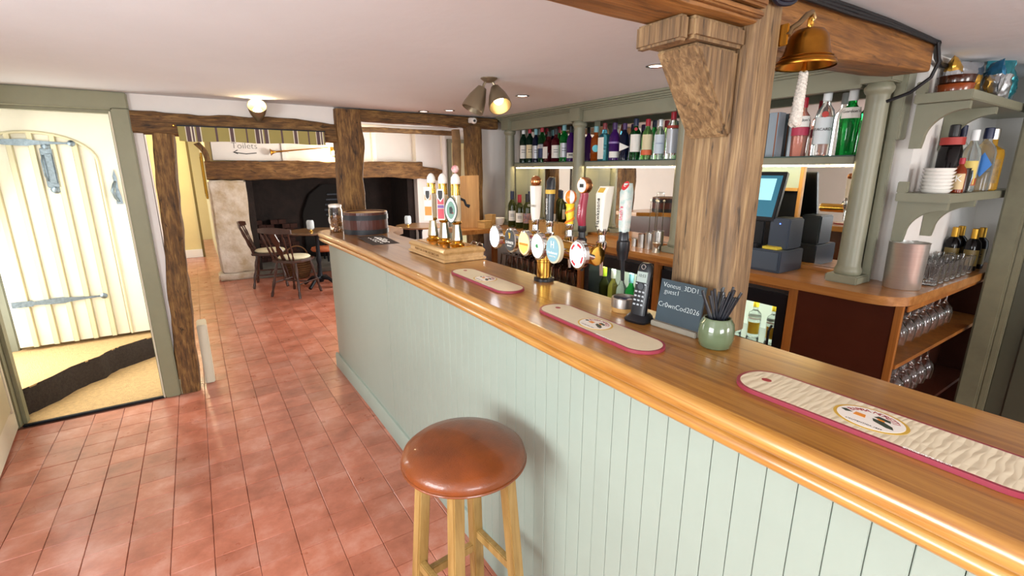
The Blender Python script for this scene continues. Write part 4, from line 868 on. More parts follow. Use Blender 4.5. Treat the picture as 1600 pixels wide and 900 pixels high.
# 3 striped orange ball on a yellow stem
n_ = nozzle(-0.030, HX); YEL = mat('yellow_plastic', '#e8c62a', 0.35); ORG = mat('orange_plastic', '#e07a22', 0.35)
h = obj('yellow_stem', loft([(0.045, 0, 0, .010, .010), (0.06, 0, 0, .013, .013), (0.08, 0, 0, .011, .011), (0.10, 0, 0, .015, .015), (0.12, 0, 0, .012, .012), (0.135, 0, 0, .016, .016)], 14, 2.5), YEL, n_, smooth=True)
obj('stem_swirl', tube([(0.0145 * cos(k * .5), 0.0145 * sin(k * .5), 0.052 + 0.0028 * k) for k in range(28)], 0.004, 8), ORG, h, smooth=True)
for k in range(8):
    bm = bmesh.new(); rg = []
    for i in range(9):
        t = pi * i / 8; rg.append([bm.verts.new((0.024 * sin(t) * cos(2 * pi * (k + f_) / 8), 0.024 * sin(t) * sin(2 * pi * (k + f_) / 8), 0.158 + 0.025 * cos(t))) for f_ in (0, .25, .5, .75, 1)])
    for a, b in zip(rg, rg[1:]):
        for j in range(4): bm.faces.new((a[j], a[j + 1], b[j + 1], b[j]))
    bmesh.ops.remove_doubles(bm, verts=bm.verts, dist=1e-6)
    obj('ball_segment', bm, WHITE if k % 2 else ORG, h, smooth='all')
# 4 maroon curved handle with round silver badge
n_ = nozzle(-0.098, HX, BLACKPL, BLACKPL); MAR = mat('maroon_paint', '#8c2338', 0.3, coat=0.4)
h = obj('maroon_handle', loft([(0.06, 0, 0, .010, .012), (0.09, -0.006, 0, .012, .016), (0.13, -0.002, 0, .012, .015), (0.165, 0.006, 0, .012, .013), (0.19, 0.006, 0, .012, .012)], 16, 4), MAR, n_, smooth=True)
bdg = obj('round_head', lathe([(0, 0), (0.026, 0), (0.028, 0.004), (0.028, 0.022), (0.024, 0.026), (0, 0.026)], 28), COPPER, h, (0.018, 0, 0.200), (0, -pi / 2, 0), smooth=True)
obj('silver_face', disc(0.022, 0.001, 24), mat('silver_print', '#cfd0cf', 0.3, metal=0.3), bdg, (0, 0, 0.026)); obj('face_print', box(-0.006, 0.006, -0.010, 0.010, 0.027, 0.0275), BLACKINK, bdg)
text('handle_lettering', 'Aspall', 0.018, mat('pink_letter', '#e6b6bd', 0.5), (-0.0165, 0, 0.115), (pi / 2, -pi / 2, -pi / 2), h, depth=0.0004)
# 5 white wedge handle lettered Hawkstone
n_ = nozzle(-0.198, HX); IV = mat('ivory_handle', '#dcd8ca', 0.35)
h = obj('wedge_handle', loft([(0.055, 0, 0, .012, .013), (0.075, 0, 0, .017, .015), (0.175, 0.004, 0, .022, .022), (0.200, 0.014, 0, .014, .022)], 20, 7), IV, n_, smooth=True)
text('handle_lettering', 'Hawkstone', 0.021, BLACKINK, (-0.0215, 0.002, 0.115), (pi / 2, -pi / 2, -pi / 2), h, depth=0.0006)
obj('gold_window', box(-0.001, 0.001, -0.012, 0.012, -0.009, 0.009), GOLDINK, h, (-0.010, 0, 0.188), (0, radians(38), 0))
# 6 pale patterned handle with red tip, black coupling
n_ = nozzle(-0.292, HX + 0.005, BLACKPL, BLACKPL); PAT = mat('pastel_pattern', '#d9cfc6', 0.4, var=0.5, vscale=45, dark='#8fb3b0')
obj('black_coupling', lathe([(0.0, -0.03), (0.016, -0.03), (0.019, -0.005), (0.021, 0.0), (0.021, 0.03), (0.017, 0.034), (0.016, 0.055), (0.013, 0.06), (0, 0.06)], 18), BLACKPL, n_, smooth=True)
h = obj('patterned_handle', loft([(0.06, 0, 0, .014, .014), (0.08, 0, 0, .016, .0155), (0.185, 0.002, 0, .018, .017), (0.212, 0.008, 0, .011, .011)], 18, 4), PAT, n_, smooth=True)
t_ = obj('red_tip', disc(0.016, 0.004, 20, 0.75), mat('red_tip_paint', '#c22f35', 0.3), h, (-0.003, 0, 0.203), (0, radians(-55), 0)); text('tip_letter', 'C', 0.016, WHITEINK, (0, 0, 0.0045), (0, 0, -pi / 2), t_, depth=0.0003)
text('handle_lettering', 'Inch\'s', 0.020, mat('coral_letter', '#d4506a', 0.5), (-0.0185, 0, 0.12), (pi / 2, -pi / 2, -pi / 2), h, depth=0.0005)

# ---- cordless phone, ashtray, chalkboard, pot of straws
ph = thing('cordless_phone', 'black cordless phone standing in its charging cradle on the counter', 'phone', (0.968, 0.838, 1.1005), radians(8))
obj('cradle', loft([(0, 0, 0, .030, .034), (0.006, 0, 0, .032, .036), (0.016, 0.004, 0, .026, .030), (0.024, 0.010, 0, .012, .024)], 20, 3.5), BLACKPL, ph, smooth=True)
hs = obj('handset', loft([(0.008, -0.004, 0, .009, .021), (0.02, -0.003, 0, .010, .0225), (0.08, 0.006, 0, .009, .022), (0.13, 0.014, 0, .009, .021), (0.150, 0.018, 0, .009, .019), (0.158, 0.020, 0, .006, .012)], 24, 4), BLACKPL, ph, smooth=True)
def on_hs(z): return -0.0139 + 0.163 * (z - 0.02)
TL = radians(9.2)
sc_ = obj('screen', box(-0.0012, 0.0006, -0.0155, 0.0155, -0.014, 0.014), mat('lcd_screen', '#8e9a94', 0.2, emit='#8e9a94', estr=0.15), hs, (on_hs(0.122), 0, 0.122), (0, TL, 0))
text('screen_digits', '10:53', 0.011, BLACKINK, (-0.0014, 0, 0.003), RFX, sc_, depth=0.0002)
obj('earpiece', tube([(0.0, 0.006 * cos(t), 0.006 * sin(t)) for t in [2 * pi * k / 16 for k in range(17)]], 0.0012, 6), CHROME, hs, (on_hs(0.149) - .0005, 0, 0.149), (0, TL, 0))
KEY = mat('grey_key', '#9aa0a4', 0.4)
for r_ in range(4):
    for c_ in range(3): obj('key', box(-0.001, 0.001, -0.0035, 0.0035, -0.0022, 0.0022), KEY, hs, (on_hs(0.048 + r_ * .0115) - .0004, (c_ - 1) * 0.0115, 0.048 + r_ * .0115), (0, TL, 0))
obj('navigation_pad', disc(0.009, 0.0012, 18), DARKGREY, hs, (on_hs(0.097) - .0002, 0, 0.097), (0, -pi / 2 + TL, 0))
for s_ in (-1, 1): obj('soft_key', box(-0.001, 0.001, -0.003, 0.003, -0.0015, 0.0015), KEY, hs, (on_hs(0.103) - .0004, s_ * 0.014, 0.103), (0, TL, 0))
ash = thing('steel_dish', 'round steel and wood dish holding bottle tops behind the phone', 'dish', (1.005, 0.930, 1.1005))
obj('wooden_base', lathe([(0, 0), (0.034, 0), (0.035, 0.013), (0, 0.013)], 28), PALEWOOD, ash, smooth=True)
obj('steel_wall', lathe([(0.035, 0.013), (0.036, 0.014), (0.036, 0.040), (0.034, 0.042), (0.031, 0.040), (0.031, 0.016), (0, 0.016)], 32, closed_ends=False), STEEL, ash, smooth=True)
for k, (x, y, m_) in enumerate(((-0.010, -0.008, mat('red_cap', '#b5282e', 0.4)), (0.010, 0.006, mat('blue_cap', '#27489a', 0.4)), (-0.004, 0.014, CHROME), (0.012, -0.012, WHITE))): obj('bottle_cap', lathe([(0, 0.006), (0.010, 0.006), (0.0125, 0), (0.0115, 0), (0, 0.001)], 14), m_, ash, (x, y, 0.017 + k * .003), (0.25 * (k % 2), -0.3, 0))
ck = thing('chalkboard', 'small slate chalkboard in grey wooden stand leaning at the oak post', 'chalkboard', (0.985, 0.728, 1.1005), radians(2))
obj('stand', box(-0.016, 0.020, -0.066, 0.070, 0, 0.014), GREYWOOD, ck, bevel=0.002)
bd = obj('slate', box(-0.003, 0.003, -0.062, 0.066, 0, 0.112), SLATE, ck, (0.0, 0, 0.0125), (0, radians(9), 0))
text('chalk_writing', 'Voneus_3DD1_', 0.0175, CHALK, (-0.0034, 0.058, 0.098), RFX, bd, 'LEFT', 0.0002, thin=0.00035)
text('chalk_writing', 'guest1', 0.0175, CHALK, (-0.0034, 0.052, 0.082), RFX, bd, 'LEFT', 0.0002, thin=0.00035)
text('chalk_writing', 'Cr0wnCod2026', 0.0185, CHALK, (-0.0034, 0.064, 0.046), RFX, bd, 'LEFT', 0.0002, thin=0.00035)
pt = thing('ceramic_pot', 'glossy sage green ceramic pot holding black straws on the counter', 'pot', (0.968, 0.607, 1.1005))
obj('pot_body', lathe([(0, 0), (0.030, 0), (0.035, 0.004), (0.039, 0.022), (0.0395, 0.042), (0.037, 0.058), (0.031, 0.068), (0.0305, 0.071), (0.0275, 0.071), (0.0275, 0.066), (0.034, 0.05), (0.034, 0.012), (0, 0.010)], 36), GLAZE, pt, smooth='all')
STR = mat('black_straw', '#1a1c22', 0.3)
for k in range(26):
    a = random.uniform(-1.7, 0.5) if k % 6 else 2.4; r0 = random.uniform(0.004, 0.022); tl = random.uniform(0.05, 0.42)
    bx_, by_ = -0.5 * r0 * cos(a), -0.5 * r0 * sin(a); L_ = random.uniform(0.105, 0.128); tx, ty = bx_ + L_ * tl * cos(a), by_ + L_ * tl * sin(a)
    q_ = (0.066 - 0.012) / L_; ex, ey = bx_ + (tx - bx_) * q_, by_ + (ty - by_) * q_; rr = sqrt(ex * ex + ey * ey)
    if rr > 0.023: tx, ty, bx_, by_ = tx - ex * (1 - 0.023 / rr), ty - ey * (1 - 0.023 / rr), bx_ - ex * (1 - 0.023 / rr), by_ - ey * (1 - 0.023 / rr)
    obj('straw', tube([(bx_, by_, 0.012), (tx, ty, 0.012 + L_)], 0.0031, 8), STR, pt)

# ================================================================== BOTTLES
def tint(n, c, rough=0.05, trans=0.85): return mat('glass_' + n, c, rough, trans=trans, ior=1.3, spec=0.6)
GL = dict(green=tint('bottle_green', '#1f6b33'), dgreen=tint('dark_green', '#123524', trans=0.6), clear=tint('bottle_clear', '#e8efee', trans=0.92), amber=tint('amber', '#b8581b', trans=0.6), red=tint('dark_red', '#5a1420', trans=0.5), blue=tint('sky_blue', '#5aa9bd', trans=0.8), navy=tint('navy', '#141a33', trans=0.3), purple=tint('purple', '#4b2270', trans=0.4), pink=tint('pink', '#e8a595', trans=0.8), black=tint('black', '#120f10', trans=0.05), bright=tint('bright_green', '#1fa84a', trans=0.8), gold=tint('gold', '#c99a2e', trans=0.5), olive=tint('olive', '#3a3f17', trans=0.35))
def cm(n, c, **k): return mat('cap_' + n, c, 0.4, **k)
def bottle(loc, label, h, r, glass, cap, lab=None, lz=(0.12, 0.5), shape='round', extra=None, txt=None, face=None, group='spirit bottles on the back bar shelf', capz=0.86, cat='bottle', name='spirit_bottle', txm=None, tsz=0.014):
    """glass body, stopper, label (a curved or flat sheet facing the customers)"""
    b = thing(name, label, cat, loc, 0, group)
    n = 20; sq = 1.0
    if shape == 'wine': prof = [(r * .85, 0), (r, .012 * h), (r, .60 * h), (r * .92, .66 * h), (r * .45, .75 * h), (r * .38, .80 * h), (r * .38, capz * h)]
    elif shape == 'square': prof = None
    elif shape == 'short': prof = [(r * .9, 0), (r, .02 * h), (r, .58 * h), (r * .9, .66 * h), (r * .42, .73 * h), (r * .38, capz * h)]
    elif shape == 'taper': prof = [(r * .85, 0), (r * .9, .015 * h), (r * 1.0, .56 * h), (r * .88, .68 * h), (r * .42, .77 * h), (r * .36, capz * h)]
    else: prof = [(r * .88, 0), (r, .015 * h), (r, .60 * h), (r * .85, .69 * h), (r * .45, .77 * h), (r * .38, .82 * h), (r * .38, capz * h)]
    if prof: obj('bottle_glass', lathe(prof, n), glass, b, smooth=True)
    else: obj('bottle_glass', loft([(0, 0, 0, r * .95, r * .95), (.02 * h, 0, 0, r, r), (.62 * h, 0, 0, r, r), (.69 * h, 0, 0, r * .8, r * .8), (.73 * h, 0, 0, r * .4, r * .4), (capz * h, 0, 0, r * .36, r * .36)], 20, 6), glass, b, smooth=True)
    obj('stopper', lathe([(r * .44, capz * h * .96), (r * .46, capz * h), (r * .44, h * .99), (r * .36, h), (0, h)], 16), cap, b, smooth=True)
    an = face if face is not None else math.atan2(-loc[1], -loc[0])
    if lab:
        z0, z1 = lz[0] * h, lz[1] * h
        if shape == 'square': l_ = obj('paper_label', box(-r * .82, r * .82, -0.0008, 0.0008, z0, z1), lab, b, (-r - .001, 0, 0), (0, 0, -pi / 2))
        else:
            bm = bmesh.new(); m_ = 10; rr = r * 1.015
            v0 = [bm.verts.new((rr * cos(an + (k / m_ - .5) * 2.0), rr * sin(an + (k / m_ - .5) * 2.0), z0)) for k in range(m_ + 1)]
            v1 = [bm.verts.new((rr * cos(an + (k / m_ - .5) * 2.0), rr * sin(an + (k / m_ - .5) * 2.0), z1)) for k in range(m_ + 1)]
            for k in range(m_): bm.faces.new((v0[k], v0[k + 1], v1[k + 1], v1[k]))
            l_ = obj('paper_label', bm, lab, b, smooth='all')
        ux, uy = cos(an), sin(an)
        if txt: text('label_lettering', txt, tsz, txm or BLACKINK, ((r * 1.05) * ux, (r * 1.05) * uy, (z0 + z1) / 2 + tsz * .3), (pi / 2, 0, an + pi / 2), b, depth=0.0004)
        elif not extra:
            for zz in (.62, .45): obj('label_print', box(-r * .45, r * .45, -0.0006, 0.0006, z0 + (z1 - z0) * zz, z0 + (z1 - z0) * zz + .004), BLACKINK, b, ((r * 1.03) * ux, (r * 1.03) * uy, 0), (0, 0, an + pi / 2))
    if extra:
        ux, uy = cos(an), sin(an); kind, m_, zc, sz = extra
        R_ = (pi / 2, 0, an + pi / 2); P_ = ((r * 1.05 + .0005) * ux, (r * 1.05 + .0005) * uy, zc * h)
        if kind == 'disc': obj('round_seal', disc(sz, 0.001, 20), m_, b, P_, R_)
        if kind == 'tri': obj('label_triangle', prism([(-sz, -sz * .9), (sz * 1.1, 0), (-sz, sz * .9)], 0, 0.001), m_, b, P_, R_)
        if kind == 'band': obj('label_band', lathe([(r * 1.02, zc * h), (r * 1.02, zc * h + sz)], 20, closed_ends=False), m_, b, smooth=True)
        if kind == 'diamond': obj('label_diamond', prism([(0, -sz * 1.7), (sz, 0), (0, sz * 1.7), (-sz, 0)], 0, 0.001), m_, b, P_, R_)
    return b
SH = 1.563; SX = 2.405
WL = PAPER; CRL = mat('cream_label', '#dccfa8', 0.6); SIL = mat('silver_label', '#b9bcc2', 0.4, metal=0.3); NVL = mat('navy_label', '#26335c', 0.5); ORL = mat('orange_label', '#d7643a', 0.5); AQL = mat('aqua_label', '#62c0cf', 0.5)
capR = cm('red', '#a3182a'); capB = cm('black', '#151517'); capN = cm('navy', '#1b2342'); capW = cm('white', '#dfe3e3'); capS = cm('silver', '#b8bcc0', metal=0.8); capP = cm('purple', '#3d1f55'); capT = cm('teal', '#7fb0b8'); capG = cm('goldfoil', '#c79a3d', metal=0.9); capC = cm('corkwood', '#c79a6a')
def sb(y, *a, x=SX, **k): return bottle((x, y, SH), *a, **k)
sb(3.470, 'dark green gin bottle with white label, leftmost on the back bar shelf', .285, .034, GL['dgreen'], capW, WL)
sb(3.375, 'green bottle with red cap and cream label, second on the shelf', .285, .034, GL['dgreen'], capR, CRL)
sb(3.290, 'dark bottle with grey label and pale cap on the left shelf', .265, .032, GL['navy'], capT, SIL)
sb(3.205, 'green bottle with navy and white label beside the square flask', .285, .033, GL['green'], capR, NVL, extra=('band', WL, .38, .03))
sb(3.115, 'short square flask with white label and black stopper', .235, .036, GL['red'], capB, WL, shape='square')
sb(3.025, 'squat bottle of dark red liqueur with white label and black cap', .25, .038, GL['red'], capB, WL, shape='short')
sb(2.925, 'tall green gin bottle with pale blue label left of the column', .275, .035, GL['bright'], capT, SIL)
sb(2.845, 'purple bottle tucked against the left side of the column', .255, .033, GL['purple'], capB, WL, lz=(.1, .25))
sb(2.575, 'orange liqueur bottle with round turquoise label right of the column', .235, .036, GL['amber'], capT, None, extra=('disc', AQL, .36, .024), shape='short')
sb(2.490, 'square sky blue gin bottle with narrow white label', .25, .033, GL['blue'], cm('dullred', '#7d2a30'), WL, shape='square', lz=(.05, .62))
sb(2.395, 'purple gin bottle with white lower label', .245, .037, GL['purple'], capP, WL, lz=(.08, .24), extra=('band', mat('lilac_print', '#8f77ad', .5), .45, .012))
sb(2.305, 'navy bottle with triangular white label', .235, .033, GL['navy'], capP, None, extra=('tri', WL, .36, .030))
sb(2.210, 'bright green gin bottle with white label and navy cap', .255, .036, GL['green'], capN, WL, lz=(.2, .62), extra=('disc', cm('seal', '#b3222d'), .74, .010))
sb(2.112, 'clear green bottle with orange and red label and red cap', .245, .034, tint('pale_green', '#8fc070'), capR, CRL, lz=(.25, .62), extra=('band', ORL, .12, .03))
sb(2.016, 'clear vodka bottle with blue lettering and silver cap', .235, .033, GL['clear'], capS, mat('frost_label', '#c6d2dc', .5), lz=(.15, .62), txt='VODKA', txm=BLUEINK, tsz=.012)
sb(1.922, 'tall clear vodka bottle with long red cap', .294, .035, GL['clear'], capR, SIL, lz=(.12, .58), capz=.78, extra=('band', mat('redband', '#a63a2c', .5), .60, .015))
sb(1.838, 'frosted bottle with blue oval label beside the oak post', .270, .033, GL['clear'], capS, mat('frost_label', '#c6d2dc', .5), extra=('disc', mat('azure_print', '#3d94c8', .5), .55, .018))
sb(1.195, 'pink gin bottle with white label near the bell rope', .262, .037, GL['pink'], capR, WL, lz=(.50, .68), shape='taper', txt="Gordon's", tsz=.017, extra=('band', mat('rose_label', '#b23550', .5), .36, .035))
sb(1.098, 'clear rum bottle with red seal and white cap', .285, .038, GL['clear'], capW, mat('rum_label', '#cfd6d8', .45), lz=(.18, .58), txt='BACARDÍ', tsz=.0165, extra=('disc', mat('redseal', '#b5362c', .5), .62, .013))
sb(0.995, 'green cut glass gin bottle with white label, rightmost on the shelf', .272, .040, GL['bright'], capW, WL, lz=(.56, .72), shape='taper', txt="Gordon's", tsz=.017)
# books / boxes behind, on the upper shelf next to the post
for k, (y, w, c, nm) in enumerate(((1.33, .05, '#8d9aa4', 'grey'), (1.395, .055, '#5f6d7d', 'slate blue'), (1.465, .06, '#a3a9ad', 'silver'))):
    q = thing('boxed_bottle', '%s bottle carton standing on the shelf behind the oak post' % nm, 'carton', (2.44, y, SH), 0, 'bottle cartons on the back bar shelf')
    obj('carton', box(-.03, .03, -w / 2, w / 2, 0, .21), mat('carton_%d' % k, c, .4, metal=.2), q, bevel=.002); obj('carton_trim', box(-.031, .031, -w / 2 + .005, -w / 2 + .010, .002, .208), mat('carton_trim', '#8a4a20', .5), q)
# wine on the worktop
def wb(x, y, h, label, cap, lab, **k): return bottle((x, y, BT + .0005), label, h, .036, GL['olive'], cap, lab, lz=(.18, .46), shape='wine', group='wine bottles on the back bar worktop', capz=.80, name='wine_bottle', **k)
wb(2.235, 3.385, .30, 'wine bottle with blue capsule and white label, leftmost', capN, WL)
wb(2.235, 3.275, .275, 'wine bottle with red capsule and low white label', capR, WL)
wb(2.325, 3.255, .30, 'wine bottle with navy capsule and red letter on white label', capN, WL, extra=('disc', REDINK, .36, .008))
wb(2.235, 3.165, .285, 'wine bottle with patterned orange label, nearest the tap handles', capB, mat('pattern_label', '#c77b55', .5, var=.6, vscale=90, dark='#4d6f86'))
wbx = thing('wooden_box', 'pale open wooden box on the worktop behind the tap handles', 'box', (2.245, 2.905, BT + .0005))
for a in ((-.055, .055, -.17, -.162), (-.055, .055, .162, .17)): obj('end_board', box(a[0], a[1], a[2], a[3], .006, .085), PALEWOOD_Z, wbx)
for a in (-.055, .049): obj('side_board', box(a, a + .006, -.162, .162, .006, .085), PALEWOOD, wbx)
obj('bottom_board', box(-.055, .055, -.17, .17, 0, .006), PALEWOOD, wbx)
for k in range(3): # glasses inside the box
    g_ = thing('tumbler', 'small tumbler standing in the pale wooden box, number %s from left' % ('one', 'two', 'three')[k], 'glass', (2.245, 3.005 - k * .09, BT + .0072), 0, 'tumblers in the wooden box')
    obj('glass', lathe([(0, 0), (.024, 0), (.030, .10), (.028, .10), (.022, .006), (0, .006)], 16), GLASS, g_, smooth=True)
for k, (y, r, h, lab) in enumerate(((2.065, .020, .050, 'tiny steel spirit measure, leftmost in the row'), (2.005, .024, .085, 'steel spirit measure with copper lip'), (1.945, .028, .098, 'short steel tumbler in the row of measures'), (1.882, .032, .115, 'medium steel shaker cup in the row'), (1.832, .026, .055, 'waisted steel jigger in front of the column'))):
    q = thing('spirit_measure', lab, 'measure', (2.245 + (.05 if k < 4 else -.02), y, BT + .0005), 0, 'steel measures on the worktop')
    prof = [(0, 0), (r, 0), (r, h), (r * .92, h), (r * .92, .006), (0, .006)] if k < 4 else [(0, 0), (r, 0), (r * .4, h * .5), (r, h), (r * .9, h), (r * .3, h * .55), (0, h * .5)]
    obj('cup', lathe(prof, 22), STEEL, q, smooth=True); obj('lip', tube([(r * cos(2 * pi * t / 24), r * sin(2 * pi * t / 24), h) for t in range(25)], .0015, 6), COPPER if k == 1 else CHROME, q, smooth=True)
for k, y in enumerate((2.10, 2.04)):
    q = thing('bar_spoon', '%s long steel bar spoon standing behind the measures' % ('left', 'right')[k], 'spoon', (2.465, y, BT + .0185)); obj('stem', tube([(0, 0, 0), (0, 0, .25)], .0025, 8), CHROME, q); obj('knob', lathe([(0, .25), (.008, .256), (.008, .262), (0, .268)], 12), CERAMIC, q, smooth=True)
# till
tl = thing('cash_till', 'dark grey touch screen till with tilted monitor on the back bar', 'till', (2.30, 1.315, BT + .0005))
obj('drawer', box(-.075, .13, -.20, .21, 0, .105), mat('till_blue_grey', '#39424e', .35), tl, bevel=.004)
obj('drawer_front', box(-.080, -.075, -.19, .20, .012, .095), mat('till_front', '#55606c', .3, metal=.3), tl, bevel=.002)
obj('printer', box(-.02, .11, -.195, -.10, .107, .25), mat('till_blue_grey', '#39424e', .35), tl, bevel=.006)
obj('stand', box(.03, .08, -.05, .09, .105, .30), BLACKPL, tl, bevel=.006)
mo = obj('monitor', box(-.012, .012, -.15, .17, -.12, .12), BLACKPL, tl, (.02, .03, .345), (0, radians(16), 0), bevel=.004)
obj('screen', box(-.0135, -.0122, -.135, .155, -.10, .10), mat('till_screen', '#2a5566', .15, emit='#3b7f96', estr=.5), mo); obj('screen_window', box(-.0142, -.0136, -.11, -.02, -.02, .085), mat('till_window', '#8fd0da', .2, emit='#9adbe4', estr=.7), mo)
obj('yellow_tray', box(-.06, .00, -.17, -.10, .106, .118), mat('yellow_tray', '#c9b23a', .5), tl, rot=(0, 0, 0)); obj('card_reader', box(-.07, -.03, -.08, .0, .106, .126), BLACKPL, tl, bevel=.004)
obj('status_light', lathe([(0, 0), (.003, .001), (0, .002)], 8), mat('blue_led', '#4060ff', .3, emit='#4a6aff', estr=6), tl, (-.021, -.15, .225), (0, -pi / 2, 0))
# fridges
def fridge(loc, w, label, zs):
    f_ = thing('bottle_fridge', label, 'fridge', loc, 0)
    d = .27; H_ = .90
    for y0, y1 in ((0, .03), (w - .03, w)): obj('side_wall', box(0, d, y0, y1, 0, H_), BLACKPL, f_)
    obj('top', box(0, d, .03, w - .03, H_ - .075, H_), BLACKPL, f_); obj('top_trim', box(-.004, 0, 0, w, H_ - .02, H_), mat('fridge_trim', '#55504c', .3, metal=.6), f_)
    obj('back', box(d - .02, d, .03, w - .03, .10, H_ - .075), mat('fridge_white', '#d9dcd6', .5), f_); obj('plinth', box(.02, d, .03, w - .03, 0, .10), BLACKPL, f_)
    for z in (.10, zs): obj('wire_shelf', box(.02, d - .02, .03, w - .03, z, z + .006), CHROME, f_)
    obj('fridge_lamp', box(.05, .09, .05, w - .05, H_ - .083, H_ - .076), mat('fridge_lamp', '#f4fff4', .4, emit='#eefae4', estr=22), f_)
    dr = obj('door', box(-.022, -.002, 0.003, .045, .06, H_ - .02), BLACKPL, f_); obj('door_stile', box(-.022, -.002, w - .045, w - .003, .06, H_ - .02), BLACKPL, dr); obj('door_rail', box(-.022, -.002, .045, w - .045, H_ - .085, H_ - .02), BLACKPL, dr); obj('door_rail', box(-.022, -.002, .045, w - .045, .06, .12), BLACKPL, dr)
    obj('door_glass', box(-.014, -.010, .045, w - .045, .12, H_ - .085), mat('fridge_pane', (0.95, 0.98, 0.97), .02, trans=1, ior=1.02), dr)
    obj('handle', tube([(-.022, .055, .36), (-.045, .055, .38), (-.045, .055, .70), (-.022, .055, .72)], .006, 8), BLACKPL, dr, smooth=True)
    return f_
fridge((2.232, 1.05, .062), .72, 'black glass door bottle fridge with green badge right of the oak post', .60)
bad = bpy.data.objects['bottle_fridge']; o_ = obj('green_badge', box(-.0055, -.0043, .20, .30, .85, .88), mat('green_badge', '#27412e', .4), bad); text('badge_lettering', 'gamko', .022, mat('badge_text', '#9fbf9f', .4), (-.006, .25, .865), RFX, bad, depth=.0003)
fridge((2.232, 1.83, .062), .60, 'black glass door fridge below the tap handles with wine bottles inside', .45)
for k, (y, c, cp, nm, g_) in enumerate(((2.33, '#5f7d2c', '#c8e03a', 'olive green bottle with lime cap in fridge', 'olive'), (2.245, '#d9c24d', '#eeeee6', 'pale yellow bottle with white cap in fridge', 'clear'), (2.165, '#c8d6c0', '#eeeee6', 'clear bottle with white cap in fridge', 'clear'), (2.085, '#a8c040', '#8fd0e0', 'light green bottle with pale blue cap in fridge', 'bright'), (1.99, '#c9b56a', '#d9d9d0', 'amber tinted bottle in fridge by the phone', 'gold'))):
    bottle((2.31, y, .519), nm, .33, .036, GL[g_] if k not in (1,) else tint('lemon', '#d8c860'), cm('fr%d' % k, cp), PAPER, lz=(.1, .3), shape='wine', group='bottles in the fridge below the taps', capz=.84, name='wine_bottle', extra=None)
for k in range(6):
    y = 1.15 + (k % 3) * .095; z = .669 if k < 3 else .169
    bottle((2.31, y, z), 'small mixer bottle with yellow label, %s shelf, %s from the right' % ('upper' if k < 3 else 'lower', ('first', 'second', 'third')[k % 3]), .19, .030, GL['clear'], cm('mixer', '#d8b733'), mat('yellow_label', '#d3a92c', .5), lz=(.1, .42), shape='short', group='mixer bottles in the right fridge', name='mixer_bottle', extra=('band', PAPER, .5, .01))
# pint glasses standing upside down under the worktop
gm = None
pint = [(.040, 0), (.042, .003), (.030, .13), (.029, .145), (0, .145), (0, .139), (.026, .137), (.037, .006), (.038, 0)]
for r_ in range(2):
    for k in range(13):
        y = 2.545 + k * .084
        if gm is None:
            o_ = obj('pint_glass', lathe(pint, 16, closed_ends=False), GLASS, smooth=True); gm = o_
        else: o_ = gm.copy(); COL.objects.link(o_)
        o_.location = (2.26 + r_ * .095, y, .6305); nth = ('first', 'second', 'third', 'fourth', 'fifth', 'sixth', 'seventh', 'eighth', 'ninth', 'tenth', 'eleventh', 'twelfth', 'thirteenth')[k]
        tag(o_, 'upturned pint glass, %s from the right in the %s row under worktop' % (nth, ('front', 'rear')[r_]), 'glass', 'pint glasses under the back bar')
# chopping board, little boxes and paddle on the left run
o_ = tag(obj('chopping_board', prism([(-.11, 0), (.11, 0), (.108, .43), (-.02, .425), (-.11, .41)], -.012, .012, axis='y'), PALEWOOD_Z, None, (1.865, 3.52, BT + .0005), (0, 0, radians(-30)), bevel=.003), 'tall pale chopping board standing upright behind the hand pumps', 'chopping board')
for k, (x, y, sx, sy, h, rz, nm) in enumerate(((1.985, 3.43, .04, .04, .055, 20, 'low pale wooden block beside the chopping board'), (2.085, 3.50, .036, .035, .095, 32, 'taller pale wooden block beside the chopping board'))):
    q = thing('wooden_block', nm, 'block', (x, y, BT + .0005), radians(rz)); obj('block_body', box(-sx, sx, -sy, sy, 0, h), PALEWOOD, q, bevel=.003); obj('block_lid', box(-sx - .003, sx + .003, -sy - .003, sy + .003, h, h + .008), PALEWOOD, q, bevel=.002)
o_ = tag(obj('white_scoop', lathe([(0, 0), (.04, .004), (.055, .03), (.058, .065), (.054, .065), (.05, .03), (0, .008)], 24), CERAMIC, None, (2.195, 3.55, BT + .0005), smooth=True), 'white ceramic bowl at the left end of the back bar', 'bowl')

# ================================================================== ALCOVE SHELVES (right)
def corner_shelf(z, label, low):
    s_ = thing('alcove_shelf', label, 'shelf', (0, 0, 0))
    obj('board', box(2.36, 3.40, .598, .768, z, z + .034), SAGE, s_, bevel=.003)
    obj('end_lip', box(2.36, 2.385, .735, .768, z + .034, z + .078), SAGE, s_, bevel=.003)
    for x in (2.41, 2.74):
        n_ = 10; arc = [(.755 - .145 + .0, z)] + []
        poly = [(.768, z - .001), (.610, z - .001), (.610, z - .028)] + [(.610 + .118 * sin(t), z - .028 - .105 * (1 - cos(t))) for t in [pi / 2 * k / n_ for k in range(1, n_ + 1)]] + [(.733, z - .165), (.768, z - .165)]
        obj('bracket', prism(poly, x - .014, x + .014, axis='x'), SAGE, s_)
    return s_
corner_shelf(1.378, 'lower sage alcove shelf with crockery and spirit bottles', True)
corner_shelf(1.748, 'upper sage alcove shelf with terracotta dishes and crisp packets', False)
z1 = 1.4125; z2 = 1.7825
for k in range(7):
    tag(obj('side_plate', lathe([(0, 0), (.04, 0), (.046, .006), (.052, .0145), (.049, .0145), (.042, .006), (0, .004)], 28), CERAMIC, None, (2.455, .672, z1 + k * .0135), smooth=True), 'white bowl in the stack on the alcove shelf, number %s from below' % ('one', 'two', 'three', 'four', 'five', 'six', 'seven')[k], 'bowl', 'stacked white bowls')
sbx = dict(group='bottles on the lower alcove shelf')
